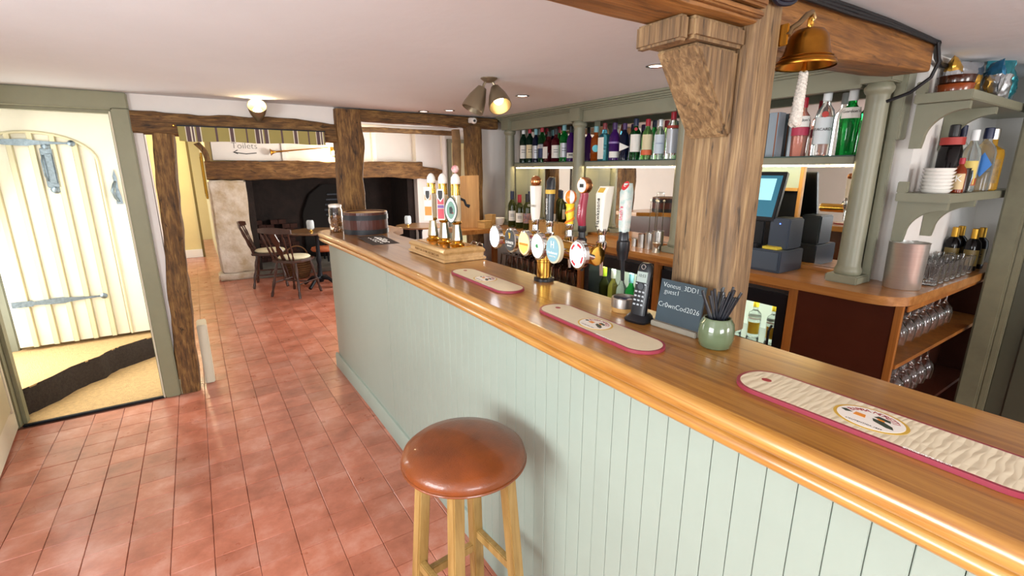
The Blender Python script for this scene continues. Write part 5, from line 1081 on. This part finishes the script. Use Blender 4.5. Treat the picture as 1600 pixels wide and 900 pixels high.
bottle((2.545, .632, z1), 'small hot sauce bottle with red cap and K shaped label', .135, .021, tint('hotsauce', '#8f3a1c', trans=.3), capR, mat('sauce_label', '#c9b083', .5), lz=(.1, .55), txt='K', tsz=.035, txm=WHITEINK, **sbx)
q = thing('glass_mug', 'pewter mug with curled handle beside the hot sauce', 'mug', (2.62, .645, z1)); obj('mug_body', lathe([(0, 0), (.028, 0), (.030, .02), (.027, .09), (.029, .096), (.026, .096), (.024, .02), (0, .008)], 24), mat('dark_pewter', '#3b3533', .25, metal=.8), q, smooth=True); obj('mug_handle', tube([(.026, -.012, .08), (.045, -.02, .085), (.05, -.022, .06), (.045, -.02, .03), (.027, -.012, .02)], .004, 8), PEWTER, q, smooth=True)
bottle((2.66, .705, z1), 'dark brown coffee liqueur bottle with red neck at the alcove', .27, .040, GL['black'], capB, None, extra=('band', mat('necklabel', '#a03028', .5), .70, .03), **sbx)
bottle((2.73, .655, z1), 'clear bottle with white cap and yellow lemon label', .25, .032, GL['clear'], capW, mat('lemon_label', '#d6c067', .5), extra=('band', mat('amber_low', '#a5512b', .5), .1, .03), **sbx)
bottle((2.80, .715, z1), 'clear bottle with navy cap behind the lemon bottle', .275, .033, GL['clear'], capN, WL, **sbx)
bottle((2.845, .640, z1), 'clear bottle with blue diamond label and navy cap', .262, .038, GL['clear'], capN, None, extra=('diamond', mat('diamond_blue', '#1f5fa0', .35, metal=.3), .42, .030), **sbx)
bottle((2.975, .655, z1), 'large gold bottle with steel cap and ornate label', .265, .052, GL['gold'], STEEL, mat('black_gold_label', '#8a6a1c', .4, var=.5, vscale=60), shape='short', **sbx)
for k in range(2): tag(obj('terracotta_dish', lathe([(0, 0), (.048, 0), (.054, .006), (.056, .026), (.059, .030), (.054, .032), (.049, .010), (0, .007)], 36), TERRA if k == 0 else DARKGLAZE, None, (2.46, .680, z2 + k * .030), smooth=True), ('brown glazed terracotta dish, lower of the two on the top shelf', 'dark glazed dish stacked on the terracotta dish')[k], 'dish')
def packet(loc, rz, c1, c2, label, h=.13, w=.10, lean=0.0):
    q = thing('crisp_packet', label, 'crisp packet', loc, rz, 'crisp packets on the upper alcove shelf')
    for part, col, z0, z1_ in (('lower_film', c1, 0, .62), ('upper_film', c2, .62, 1)):
        bm = bmesh.new(); n_ = 14; m_ = 10
        for s_ in (-1, 1):
            rows = []
            for i in range(m_ + 1):
                v = z0 + (z1_ - z0) * i / m_; puff = .030 * (max(0, sin(pi * min(1, max(0, v)))) ** .55); row = []
                for j in range(n_ + 1):
                    u = j / n_; p_ = Vector(((u - .5) * w, s_ * puff * (sin(pi * u) ** .6), v * h)); nz_ = noise.noise_vector(p_ * 60 + Vector((loc[0] * 9, s_, 0))) * .006 * (0.3 + sin(pi * v))
                    row.append(bm.verts.new(p_ + nz_ + Vector((0, lean * v * h, 0)) + Vector((0, 0, .004))))
                rows.append(row)
            for a, b in zip(rows, rows[1:]):
                for j in range(n_): bm.faces.new((a[j], a[j + 1], b[j + 1], b[j]))
        obj(part, bm, col, q, smooth=True)
FOILS = mat('silver_foil', '#c9cdd2', .22, metal=.9, var=.2, vscale=30); FOILG = mat('gold_foil', '#c99a3f', .28, metal=.7, var=.2, vscale=30); FOILB = mat('blue_foil', '#2d6f96', .25, metal=.6, var=.3, vscale=30); FOILT = mat('teal_foil', '#3f93a0', .25, metal=.6, var=.3, vscale=30)
packet((2.60, .735, z2), radians(10), FOILS, FOILG, 'gold and silver crisp packet behind the terracotta dishes', .150, .11)
packet((2.735, .715, z2), radians(-25), FOILG, FOILS, 'silver topped crisp packet in the middle of the top shelf', .145, .11)
packet((2.80, .655, z2), radians(35), FOILS, FOILB, 'blue and silver crisp packet left of the teal one', .145, .10)
packet((2.90, .665, z2), radians(-40), FOILS, FOILT, 'teal and silver crisp packet leaning on the top shelf', .165, .11)
packet((3.04, .660, z2), radians(15), FOILT, FOILT, 'teal crisp packet at the right end of the top shelf', .14, .11)
packet((3.16, .690, z2), radians(-15), FOILS, FOILT, 'last crisp packet by the door frame on the top shelf', .12, .10)
# steel bin, tumblers and small champagne bottles on the worktop return
bn = thing('steel_ice_bucket', 'tall brushed steel ice bucket at the end of the worktop', 'ice bucket', (2.385, .698, BT + .0005))
obj('bucket_wall', lathe([(0, 0), (.060, 0), (.063, .004), (.066, .185), (.068, .188), (.064, .188), (.060, .008), (0, .006)], 40), mat('bucket_steel', '#d9d6d0', .3, metal=.8, var=.06, vscale=8, stretch=(1, 1, 30)), bn, smooth=True)
obj('spout_lip', prism([(.060, -.012), (.082, 0), (.060, .012)], .184, .188), STEEL, bn)
tum = None
for r_ in range(2):
    for k in range(7):
        if tum is None: tum = o_ = obj('tumbler', lathe([(0, 0), (.026, 0), (.030, .004), (.033, .085), (.031, .085), (.028, .008), (0, .006)], 18), GLASS, smooth=True)
        else: o_ = tum.copy(); COL.objects.link(o_)
        o_.location = (2.535 + k * .0745, .652 + r_ * .072, BT + .0005)
        tag(o_, 'clear tumbler, %s along the %s row beside the steel bucket' % (('first', 'second', 'third', 'fourth', 'fifth', 'sixth', 'seventh')[k], ('front', 'back')[r_]), 'glass', 'tumblers on the worktop return')
for k, (x, y) in enumerate(((3.085, .660), (3.095, .735), (3.175, .655), (3.185, .735))):
    bottle((x, y, BT + .0005), 'mini sparkling wine bottle with gold foil neck, %s' % ('front left of four', 'rear left of four', 'front right of four', 'rear right of four')[k], .20, .032, GL['black'], capG, mat('gold_black_label', '#6b5a2b', .4), shape='taper', group='mini sparkling wine bottles', capz=.66, name='sparkling_wine_bottle')
# wine glasses hanging upside down under the return
wg = None
wprof = [(.032, 0), (.032, -.002), (.006, -.006), (.0035, -.012), (.0035, -.075), (.010, -.085), (.026, -.105), (.032, -.125), (.031, -.150), (.027, -.175), (.026, -.175), (.030, -.150), (.031, -.125), (.025, -.107), (.009, -.087), (0, -.084)]
for lev in range(2):
    for r_ in range(2):
        for k in range(7):
            if lev == 1 and k == 6: continue
            if wg is None: wg = o_ = obj('wine_glass', lathe(wprof, 16, closed_ends=False), GLASS, smooth=True)
            else: o_ = wg.copy(); COL.objects.link(o_)
            o_.location = (2.30 + k * .088, .651 + r_ * .0655, BT - .0375 if lev == 0 else .7345)
            tag(o_, 'wine glass hanging upside down, %s of %s row, %s level' % (('first', 'second', 'third', 'fourth', 'fifth', 'sixth', 'seventh')[k], ('front', 'back')[r_], ('upper', 'lower')[lev]), 'wine glass', 'wine glasses hanging under the worktop')

# ================================================================== CEILING FITTINGS
def downlight(x, y, label, power=16):
    d = thing('downlight', label, 'light', (x, y, CZ - .0005), 0, 'recessed ceiling downlights')
    obj('trim_ring', lathe([(.030, 0), (.043, -.001), (.044, -.004), (.034, -.006), (.030, -.002)], 28, closed_ends=False), CHROME, d, smooth=True); obj('lens', lathe([(0, -.0025), (.030, -.0025), (.030, -.0005), (0, -.0005)], 20), SPOTBULB, d)
    l = bpy.data.lights.new('downlight_lamp', 'SPOT'); l.energy = power; l.spot_size = radians(110); l.spot_blend = .8; l.color = (1, .86, .66); l.shadow_soft_size = .03
    o = bpy.data.objects.new('downlight_lamp', l); COL.objects.link(o); o.parent = d; o.location = (0, 0, -.012)
downlight(1.757, 1.522, 'chrome downlight in the ceiling just left of the oak post')
downlight(1.755, 2.547, 'chrome downlight in the ceiling right of the twin spotlight')
downlight(1.705, 3.454, 'chrome downlight in the ceiling above the hand pumps')
downlight(1.565, 3.62, 'chrome downlight nearest the thin oak ceiling beam')
def spothead(parent, base, d, lit, L=.075):
    d = Vector(d).normalized(); base = Vector(base); q = d.to_track_quat('-Z', 'Y').to_euler()
    h = obj('spot_shade', lathe([(0, 0), (.014, 0), (.018, -.01), (.028, -.035), (.034, -.06), (.035, -L), (.033, -L), (.031, -.058), (.024, -.035), (0, -.02)], 28), FITTING, parent, base, q, smooth=True); h.scale = (1.6, 1.6, 1.6)
    obj('bulb', lathe([(0, -.060), (.012, -.058), (.016, -.050), (.010, -.03), (0, -.03)], 20), WARMBULB if lit else GLASS, h, smooth=True)
    return h
tw = thing('twin_spotlight', 'twin antique metal ceiling spotlight, right head lit', 'light', (1.299, 2.178, CZ))
obj('ceiling_rose', lathe([(0, 0), (.042, 0), (.042, -.004), (.034, -.010), (.022, -.020), (0, -.022)], 28), FITTING, tw, smooth=True)
spothead(tw, (-.030, .016, -.045), (-.5, .1, -1), False); spothead(tw, (.028, -.012, -.045), (-.15, -.75, -1), True)
for s_ in (-1, 1): obj('arm', tube([(.014 * s_, -.006 * s_, -.015), (.024 * s_, -.010 * s_, -.03), (.028 * s_, -.013 * s_, -.048)], .006, 8), FITTING, tw, smooth=True)
l = bpy.data.lights.new('spot_lamp', 'SPOT'); l.energy = 14; l.spot_size = radians(100); l.spot_blend = .7; l.color = (1, .82, .55); l.shadow_soft_size = .03
o = bpy.data.objects.new('spot_lamp', l); COL.objects.link(o); o.parent = tw; o.location = (.02, -.065, -.115); o.rotation_euler = Vector((-.15, -.75, -1)).to_track_quat('-Z', 'Y').to_euler()
ws = thing('single_spotlight', 'single lit antique spotlight under the ceiling above the striped blind', 'light', (.417, 3.66, CZ))
obj('ceiling_rose', lathe([(0, 0), (.030, 0), (.030, -.004), (.020, -.012), (0, -.014)], 24), FITTING, ws, smooth=True)
h = spothead(ws, (0, .02, -.115), (-.08, -.75, .55), True); obj('arm', tube([(0, 0, -.01), (.02, .03, -.05), (.01, .04, -.10), (0, .022, -.118)], .006, 8), FITTING, ws, smooth=True)
l = bpy.data.lights.new('spot_lamp', 'POINT'); l.energy = 3.2; l.color = (1, .78, .48); l.shadow_soft_size = .02
o = bpy.data.objects.new('spot_lamp', l); COL.objects.link(o); o.parent = ws; o.location = (0, -.055, -.05)
sc = thing('security_camera', 'small white dome security camera on the thin oak beam', 'camera', (2.02, 3.655, 1.905)); obj('mount', box(-.02, .02, .0, .05, -.02, .02), WHITE, sc, bevel=.004); obj('ball', lathe([(0, -.026), (.018, -.02), (.026, 0), (.018, .02), (0, .026)], 20), WHITE, sc, (0, -.015, -.005), smooth='all'); obj('camera_lens', lathe([(0, 0), (.010, 0), (.010, .006), (0, .006)], 16), BLACKPL, sc, (-.008, -.038, -.008), (pi / 2, 0, -.3))

# ================================================================== SNUG FURNITURE AND WALL THINGS
# striped pelmet blind below the lintel
def stripe_mat():
    m = bpy.data.materials.new('striped_fabric'); m.use_nodes = True; nt = m.node_tree; b = nt.nodes['Principled BSDF']; L = nt.links.new
    b.inputs['Roughness'].default_value = .9
    tc = nt.nodes.new('ShaderNodeTexCoord'); sp = nt.nodes.new('ShaderNodeSeparateXYZ'); L(tc.outputs['Object'], sp.inputs[0])
    mr = nt.nodes.new('ShaderNodeMath'); mr.operation = 'MULTIPLY_ADD'; mr.inputs[1].default_value = 1 / .385; mr.inputs[2].default_value = 2.02; L(sp.outputs['X'], mr.inputs[0])
    fr_ = nt.nodes.new('ShaderNodeMath'); fr_.operation = 'FRACT'; L(mr.outputs[0], fr_.inputs[0])
    r = nt.nodes.new('ShaderNodeValToRGB'); r.color_ramp.interpolation = 'CONSTANT'; L(fr_.outputs[0], r.inputs['Fac'])
    O, P, Cc = '#9a8f55', '#5d4a4c', '#d8d2be'
    seq = [(0, P), (.055, Cc), (.075, P), (.10, Cc), (.115, O), (.135, P), (.19, Cc), (.205, O), (.40, P), (.43, O), (.60, Cc), (.615, P), (.665, Cc), (.68, O), (.85, P), (.875, O), (.985, Cc)]
    e = r.color_ramp.elements
    e[0].position = 0; e[0].color = srgb(seq[0][1]); e[1].position = seq[1][0]; e[1].color = srgb(seq[1][1])
    for p, c in seq[2:]: x = e.new(p); x.color = srgb(c)
    L(r.outputs['Color'], b.inputs['Base Color']); return m
vl = thing('pelmet_blind', 'olive and plum striped fabric pelmet hanging under the oak lintel', 'blind', (0.40, 3.705, 1.765))
bm = bmesh.new(); rg = []
for i in range(45):
    x = -.435 + .87 * i / 44; yy = .006 * sin(i * .9) * .5
    rg.append([bm.verts.new((x, yy + dy, z)) for z, dy in ((0, 0), (-.045, -.003), (-.088 - .003 * sin(i * .35), -.006), (-.088 - .003 * sin(i * .35), .004), (-.045, .006), (0, .008))])
for a, b in zip(rg, rg[1:]):
    for k in range(6): bm.faces.new((a[k], a[(k + 1) % 6], b[(k + 1) % 6], b[k]))
bm.faces.new(rg[0]); bm.faces.new(rg[-1])
obj('striped_fabric', bm, stripe_mat(), vl, smooth=True); obj('headrail', box(-.44, .44, .0, .02, 0, .008), IRON, vl)
obj('finial', lathe([(0, 0), (.008, .002), (.008, .010), (0, .014)], 12), BRASS, vl, (-.448, 0, .002), (0, -pi / 2, 0), smooth=True)

def turned(p0, p1, r, m, parent, name, seg=10):
    p0, p1 = Vector(p0), Vector(p1); prof = [1.0, 1.15, .75, 1.2, 1.25, .8, .75, 1.15, 1.1, .7, .9]
    n_ = len(prof) - 1; return obj(name, tube([p0.lerp(p1, k / n_) for k in range(n_ + 1)], [r * q for q in prof], seg), m, parent, smooth=True)
def chair(loc, rz, label):
    c = thing('wooden_chair', label, 'chair', loc, rz, 'dark wooden chairs in the snug')
    sh = [(-.19 + .0, -.15), (-.20, 0), (-.19, .15), (-.10, .195), (.08, .20), (.19, .16), (.215, 0), (.19, -.16), (.08, -.20), (-.10, -.195)]
    obj('seat', prism(sh, .425, .455), DARKCHAIR, c, bevel=.006)
    obj('seat_pad', lathe([(0, .455), (.17, .455), (.185, .468), (.17, .484), (.10, .492), (0, .494)], 28), CREAMPAD, c, (.02, 0, 0), smooth='all')
    for sx, sy in ((1, 1), (1, -1), (-1, 1), (-1, -1)): turned((sx * .20 + (.0), sy * .20, 0), (sx * .13, sy * .13, .428), .016, DARKCHAIR, c, 'leg')
    for sy in (1, -1): obj('stretcher', tube([(-.175, sy * .178, .17), (.175, sy * .178, .17)], .010, 8), DARKCHAIR, c, smooth=True)
    obj('stretcher', tube([(0, -.178, .17), (0, .178, .17)], .010, 8), DARKCHAIR, c, smooth=True)
    crest = []
    bm = bmesh.new(); rg = []
    for i in range(13):
        u = i / 12 * 2 - 1; y = .225 * u; xx = -.315 + .045 * (u * u); zt = .860 - .022 * u * u; zb = .785 + .006 * u * u
        rg.append([bm.verts.new(q) for q in ((xx, y, zb), (xx + .018, y, zb), (xx + .012, y, zt), (xx - .006, y, zt))])
    for a, b in zip(rg, rg[1:]):
        for k in range(4): bm.faces.new((a[k], a[(k + 1) % 4], b[(k + 1) % 4], b[k]))
    bm.faces.new(rg[0]); bm.faces.new(rg[-1]); obj('crest_rail', bm, DARKCHAIR, c, smooth=True)
    for y in (-.17, -.105, .105, .17): turned((-.165, y * .82, .452), (-.297 + .03 * (y / .2) ** 2, y * 1.12, .790), .010, DARKCHAIR, c, 'spindle', 8)
    spl = [(-.028, .452), (.028, .452), (.022, .52), (.046, .57), (.026, .63), (.05, .69), (.034, .79), (-.034, .79), (-.05, .69), (-.026, .63), (-.046, .57), (-.022, .52)]
    bm = bmesh.new(); f_ = [bm.verts.new((-.165 - (z - .452) * .43, y, z)) for y, z in spl]; g_ = [bm.verts.new((-.153 - (z - .452) * .43, y, z)) for y, z in spl]
    for k in range(len(spl)): bm.faces.new((f_[k], f_[(k + 1) % len(spl)], g_[(k + 1) % len(spl)], g_[k]))
    bm.faces.new(f_); bm.faces.new(g_); obj('splat', bm, DARKCHAIR, c)
    return c
chair((.905, 6.25, 0), radians(42), 'dark spindle back chair with cream pad, its back to the bar')
chair((.72, 6.98, 0), radians(-12), 'dark spindle back chair beside the limestone pier')
chair((1.58, 5.98, 0), radians(130), 'dark spindle back chair half hidden by the end of the bar')
def ped_table(loc, r, label):
    t = thing('pedestal_table', label, 'table', loc)
    obj('table_top', lathe([(0, .715), (r - .01, .715), (r, .722), (r, .736), (r - .006, .741), (0, .741)], 40), wood('table_oak', '#7a5730', '#4a2f17', 0, .35, coat=.4, bump=.05), t, smooth=True)
    obj('pedestal', lathe([(.035, .06), (.05, .10), (.028, .14), (.024, .30), (.036, .36), (.026, .42), (.024, .64), (.045, .70), (.10, .714), (0, .714)], 20), IRON, t, smooth=True)
    for k in range(4):
        a = pi / 4 + k * pi / 2; obj('claw_foot', tube([(.03 * cos(a), .03 * sin(a), .12), (.12 * cos(a), .12 * sin(a), .11), (.20 * cos(a), .20 * sin(a), .05), (.245 * cos(a), .245 * sin(a), .022)], [.028, .024, .020, .022], 10), IRON, t, smooth=True)
    return t
ped_table((1.25, 6.52, 0), .34, 'round pedestal table with cast iron foot in the snug')
ped_table((2.62, 6.35, 0), .34, 'round pedestal table behind the hand pumps in the snug')
def lantern(loc, label):
    q = thing('glass_lantern', label, 'lantern', loc); obj('foot', lathe([(0, 0), (.03, 0), (.012, .012), (.012, .03), (0, .03)], 20), BRASS, q, smooth=True); obj('candle', lathe([(0, .03), (.018, .03), (.018, .08), (0, .082)], 14), CERAMIC, q, smooth=True)
    obj('shade', lathe([(.03, .03), (.045, .045), (.045, .12), (.036, .145), (.033, .145), (.042, .12), (.042, .047), (.03, .034)], 24, closed_ends=False), mat('frosted_glass', '#e6edf0', .25, trans=.6, ior=1.2), q, smooth=True); return q
lantern((1.17, 6.42, .7415), 'small frosted glass lantern on the table by the chairs'); lantern((2.42, 6.30, .7415), 'small frosted glass lantern on the far pedestal table')
q = thing('low_stool', 'low round stool with orange brown pad behind the pedestal table', 'stool', (1.42, 6.98, 0)); obj('pad', lathe([(0, .40), (.16, .40), (.175, .42), (.16, .45), (0, .46)], 28), ORANGEPAD, q, smooth='all')
for a in range(4): turned((.15 * cos(a * pi / 2 + .6), .15 * sin(a * pi / 2 + .6), 0), (.11 * cos(a * pi / 2 + .6), .11 * sin(a * pi / 2 + .6), .402), .016, DARKCHAIR, q, 'leg')
q = thing('armchair', 'pale grey upholstered armchair near the hearth', 'armchair', (1.95, 7.0, 0), radians(200)); GU = mat('pale_grey_fabric', '#aab3b8', .9, var=.06, vscale=30)
obj('base', box(-.26, .24, -.26, .26, .10, .36), GU, q, bevel=.03); obj('seat_cushion', box(-.2, .25, -.20, .20, .36, .46), GU, q, bevel=.03); obj('backrest', loft([(.36, -.26, 0, .05, .27), (.7, -.29, 0, .045, .26), (.80, -.30, 0, .03, .20)], 20, 4), GU, q, smooth=True)
for s_ in (-1, 1): obj('arm', box(-.24, .22, s_ * .24 - .04, s_ * .24 + .04, .36, .58), GU, q, bevel=.025)
obj('top_rail', tube([(-.30, -.2, .805), (-.31, 0, .82), (-.30, .2, .805)], .014, 8), DARKCHAIR, q, smooth=True)
for sx in (-.22, .2):
    for sy in (-.22, .22): obj('leg', lathe([(.012, 0), (.02, .10), (0, .10)], 10), DARKCHAIR, q, (sx, sy, 0))
q = thing('log_basket', 'round brown wicker log basket on the floor by the hearth', 'basket', (1.10, 7.28, 0)); WK = mat('wicker', '#6b4724', .8, var=.5, vscale=60, bump=.8, bscale=90)
for k in range(9): r_ = .13 + .03 * sin(pi * k / 9) + k * .003; obj('weave_ring', tube([(r_ * cos(2 * pi * t / 32), r_ * sin(2 * pi * t / 32), .018 + k * .032) for t in range(33)], .017, 8), WK, q, smooth=True)
obj('basket_floor', lathe([(0, .004), (.13, .004), (.13, .02), (0, .02)], 24), WK, q)
obj('handle', tube([(-.15 * cos(t), 0, .29 + .16 * sin(t)) for t in [pi * k / 14 for k in range(15)]], .010, 8), WK, q, smooth=True)
# wall things above the fireplace
q = thing('toilets_sign', 'white painted sign with script lettering and left arrow above the fire beam', 'sign', (.72, 7.735, 1.625)); obj('board', box(-.46, .40, -.012, 0, 0, .50), WHITE, q, bevel=.006)
text('sign_lettering', 'Toilets', .115, BLACKINK, (-.06, -.0125, .20), (pi / 2, 0, 0), q, depth=.001, thin=.0022)
obj('arrow', tube([(.08, -.014, .11), (-.05, -.014, .095), (-.20, -.014, .115)], .006, 6), BLACKINK, q); obj('arrow_head', tube([(-.15, -.014, .145), (-.20, -.014, .115), (-.15, -.014, .095)], .006, 6), BLACKINK, q)
q = thing('coaching_horn', 'long slim brass coaching horn mounted above the fire beam', 'horn', (1.30, 7.67, 1.77), 0); obj('tube', tube([(-.28, 0, -.018), (.0, 0, .012), (.46, 0, .062)], [.012, .009, .007], 12), OLDBRASS, q, smooth=True); obj('flare', tube([(-.33, 0, -.023), (-.30, 0, -.020), (-.26, 0, -.016)], [.050, .025, .012], 18), OLDBRASS, q, smooth=True)
for x in (-.1, .3): obj('hook', tube([(x, .07, x * .108 - .005), (x, 0, x * .108 - .012 + .0)], .004, 6), BRASS, q)
q = thing('wall_lamp', 'brass wall lamp glowing warm above the fireplace beside the oak post', 'lamp', (1.83, 7.735, 1.76)); obj('wall_plate', box(-.03, .03, -.012, 0, -.06, .08), BRASS, q, bevel=.004); obj('arm', tube([(0, -.01, .03), (0, -.06, .05), (0, -.075, .02)], .007, 8), BRASS, q, smooth=True)
obj('bulb', lathe([(0, -.045), (.022, -.035), (.028, -.01), (.014, .015), (.012, .025), (0, .025)], 16), mat('hot_bulb', '#fff0c0', .4, emit='#ffd98a', estr=40), q, (0, -.075, 0), smooth='all')
l = bpy.data.lights.new('wall_lamp_light', 'POINT'); l.energy = 14; l.color = (1, .72, .36); l.shadow_soft_size = .03; o = bpy.data.objects.new('wall_lamp_light', l); COL.objects.link(o); o.parent = q; o.location = (0, -.13, -.02)
q = thing('gilt_picture', 'gilt framed picture hanging in the yellow passage', 'picture', (.195, 10.6, 1.0)); GF = mat('gilt_frame', '#a07a2a', .35, metal=.7)
for a in ((-.45, .45, 0, .05), (-.45, .45, .75, .80), (-.45, -.40, .05, .75), (.40, .45, .05, .75)): obj('frame_rail', box(-.03, 0, *a), GF, q, bevel=.006)
obj('canvas', box(-.015, -.005, -.40, .40, .05, .75), mat('dark_canvas', '#7b5c22', .6, var=.4, vscale=6), q)
q = thing('passage_table', 'small round grey edged table in the yellow passage', 'table', (-.62, 9.2, 0)); obj('table_top', lathe([(0, .72), (.34, .72), (.34, .75), (0, .75)], 32), GREYWOOD, q, smooth=True); obj('pedestal', lathe([(.2, 0), (.2, .02), (.03, .05), (.03, .72), (0, .72)], 20), IRON, q, smooth=True)
l = bpy.data.lights.new('passage_light', 'POINT'); l.energy = 26; l.color = (1, .80, .45); l.shadow_soft_size = .06; o = bpy.data.objects.new('passage_light', l); COL.objects.link(o); o.location = (-.45, 8.9, 2.05)
q = thing('framed_map', 'dark framed pen drawing on the snug wall, seen in the bar mirror', 'picture', (-.449, 6.0, 1.12)); DF = mat('dark_frame', '#2b2622', .4)
for a in ((-.40, .40, 0, .04), (-.40, .40, .56, .60), (-.40, -.36, .04, .56), (.36, .40, .04, .56)): obj('frame_rail', box(0, .025, *a), DF, q)
obj('drawing', box(0, .012, -.36, .36, .04, .56), PAPER, q)
for k in range(6): obj('ink_line', tube([(.0125, -.28 + .1 * k, .10 + .05 * (k % 3)), (.0125, -.2 + .09 * k, .3), (.0125, -.25 + .1 * k, .48 - .04 * (k % 2))], .003, 6), GREYWOOD, q)
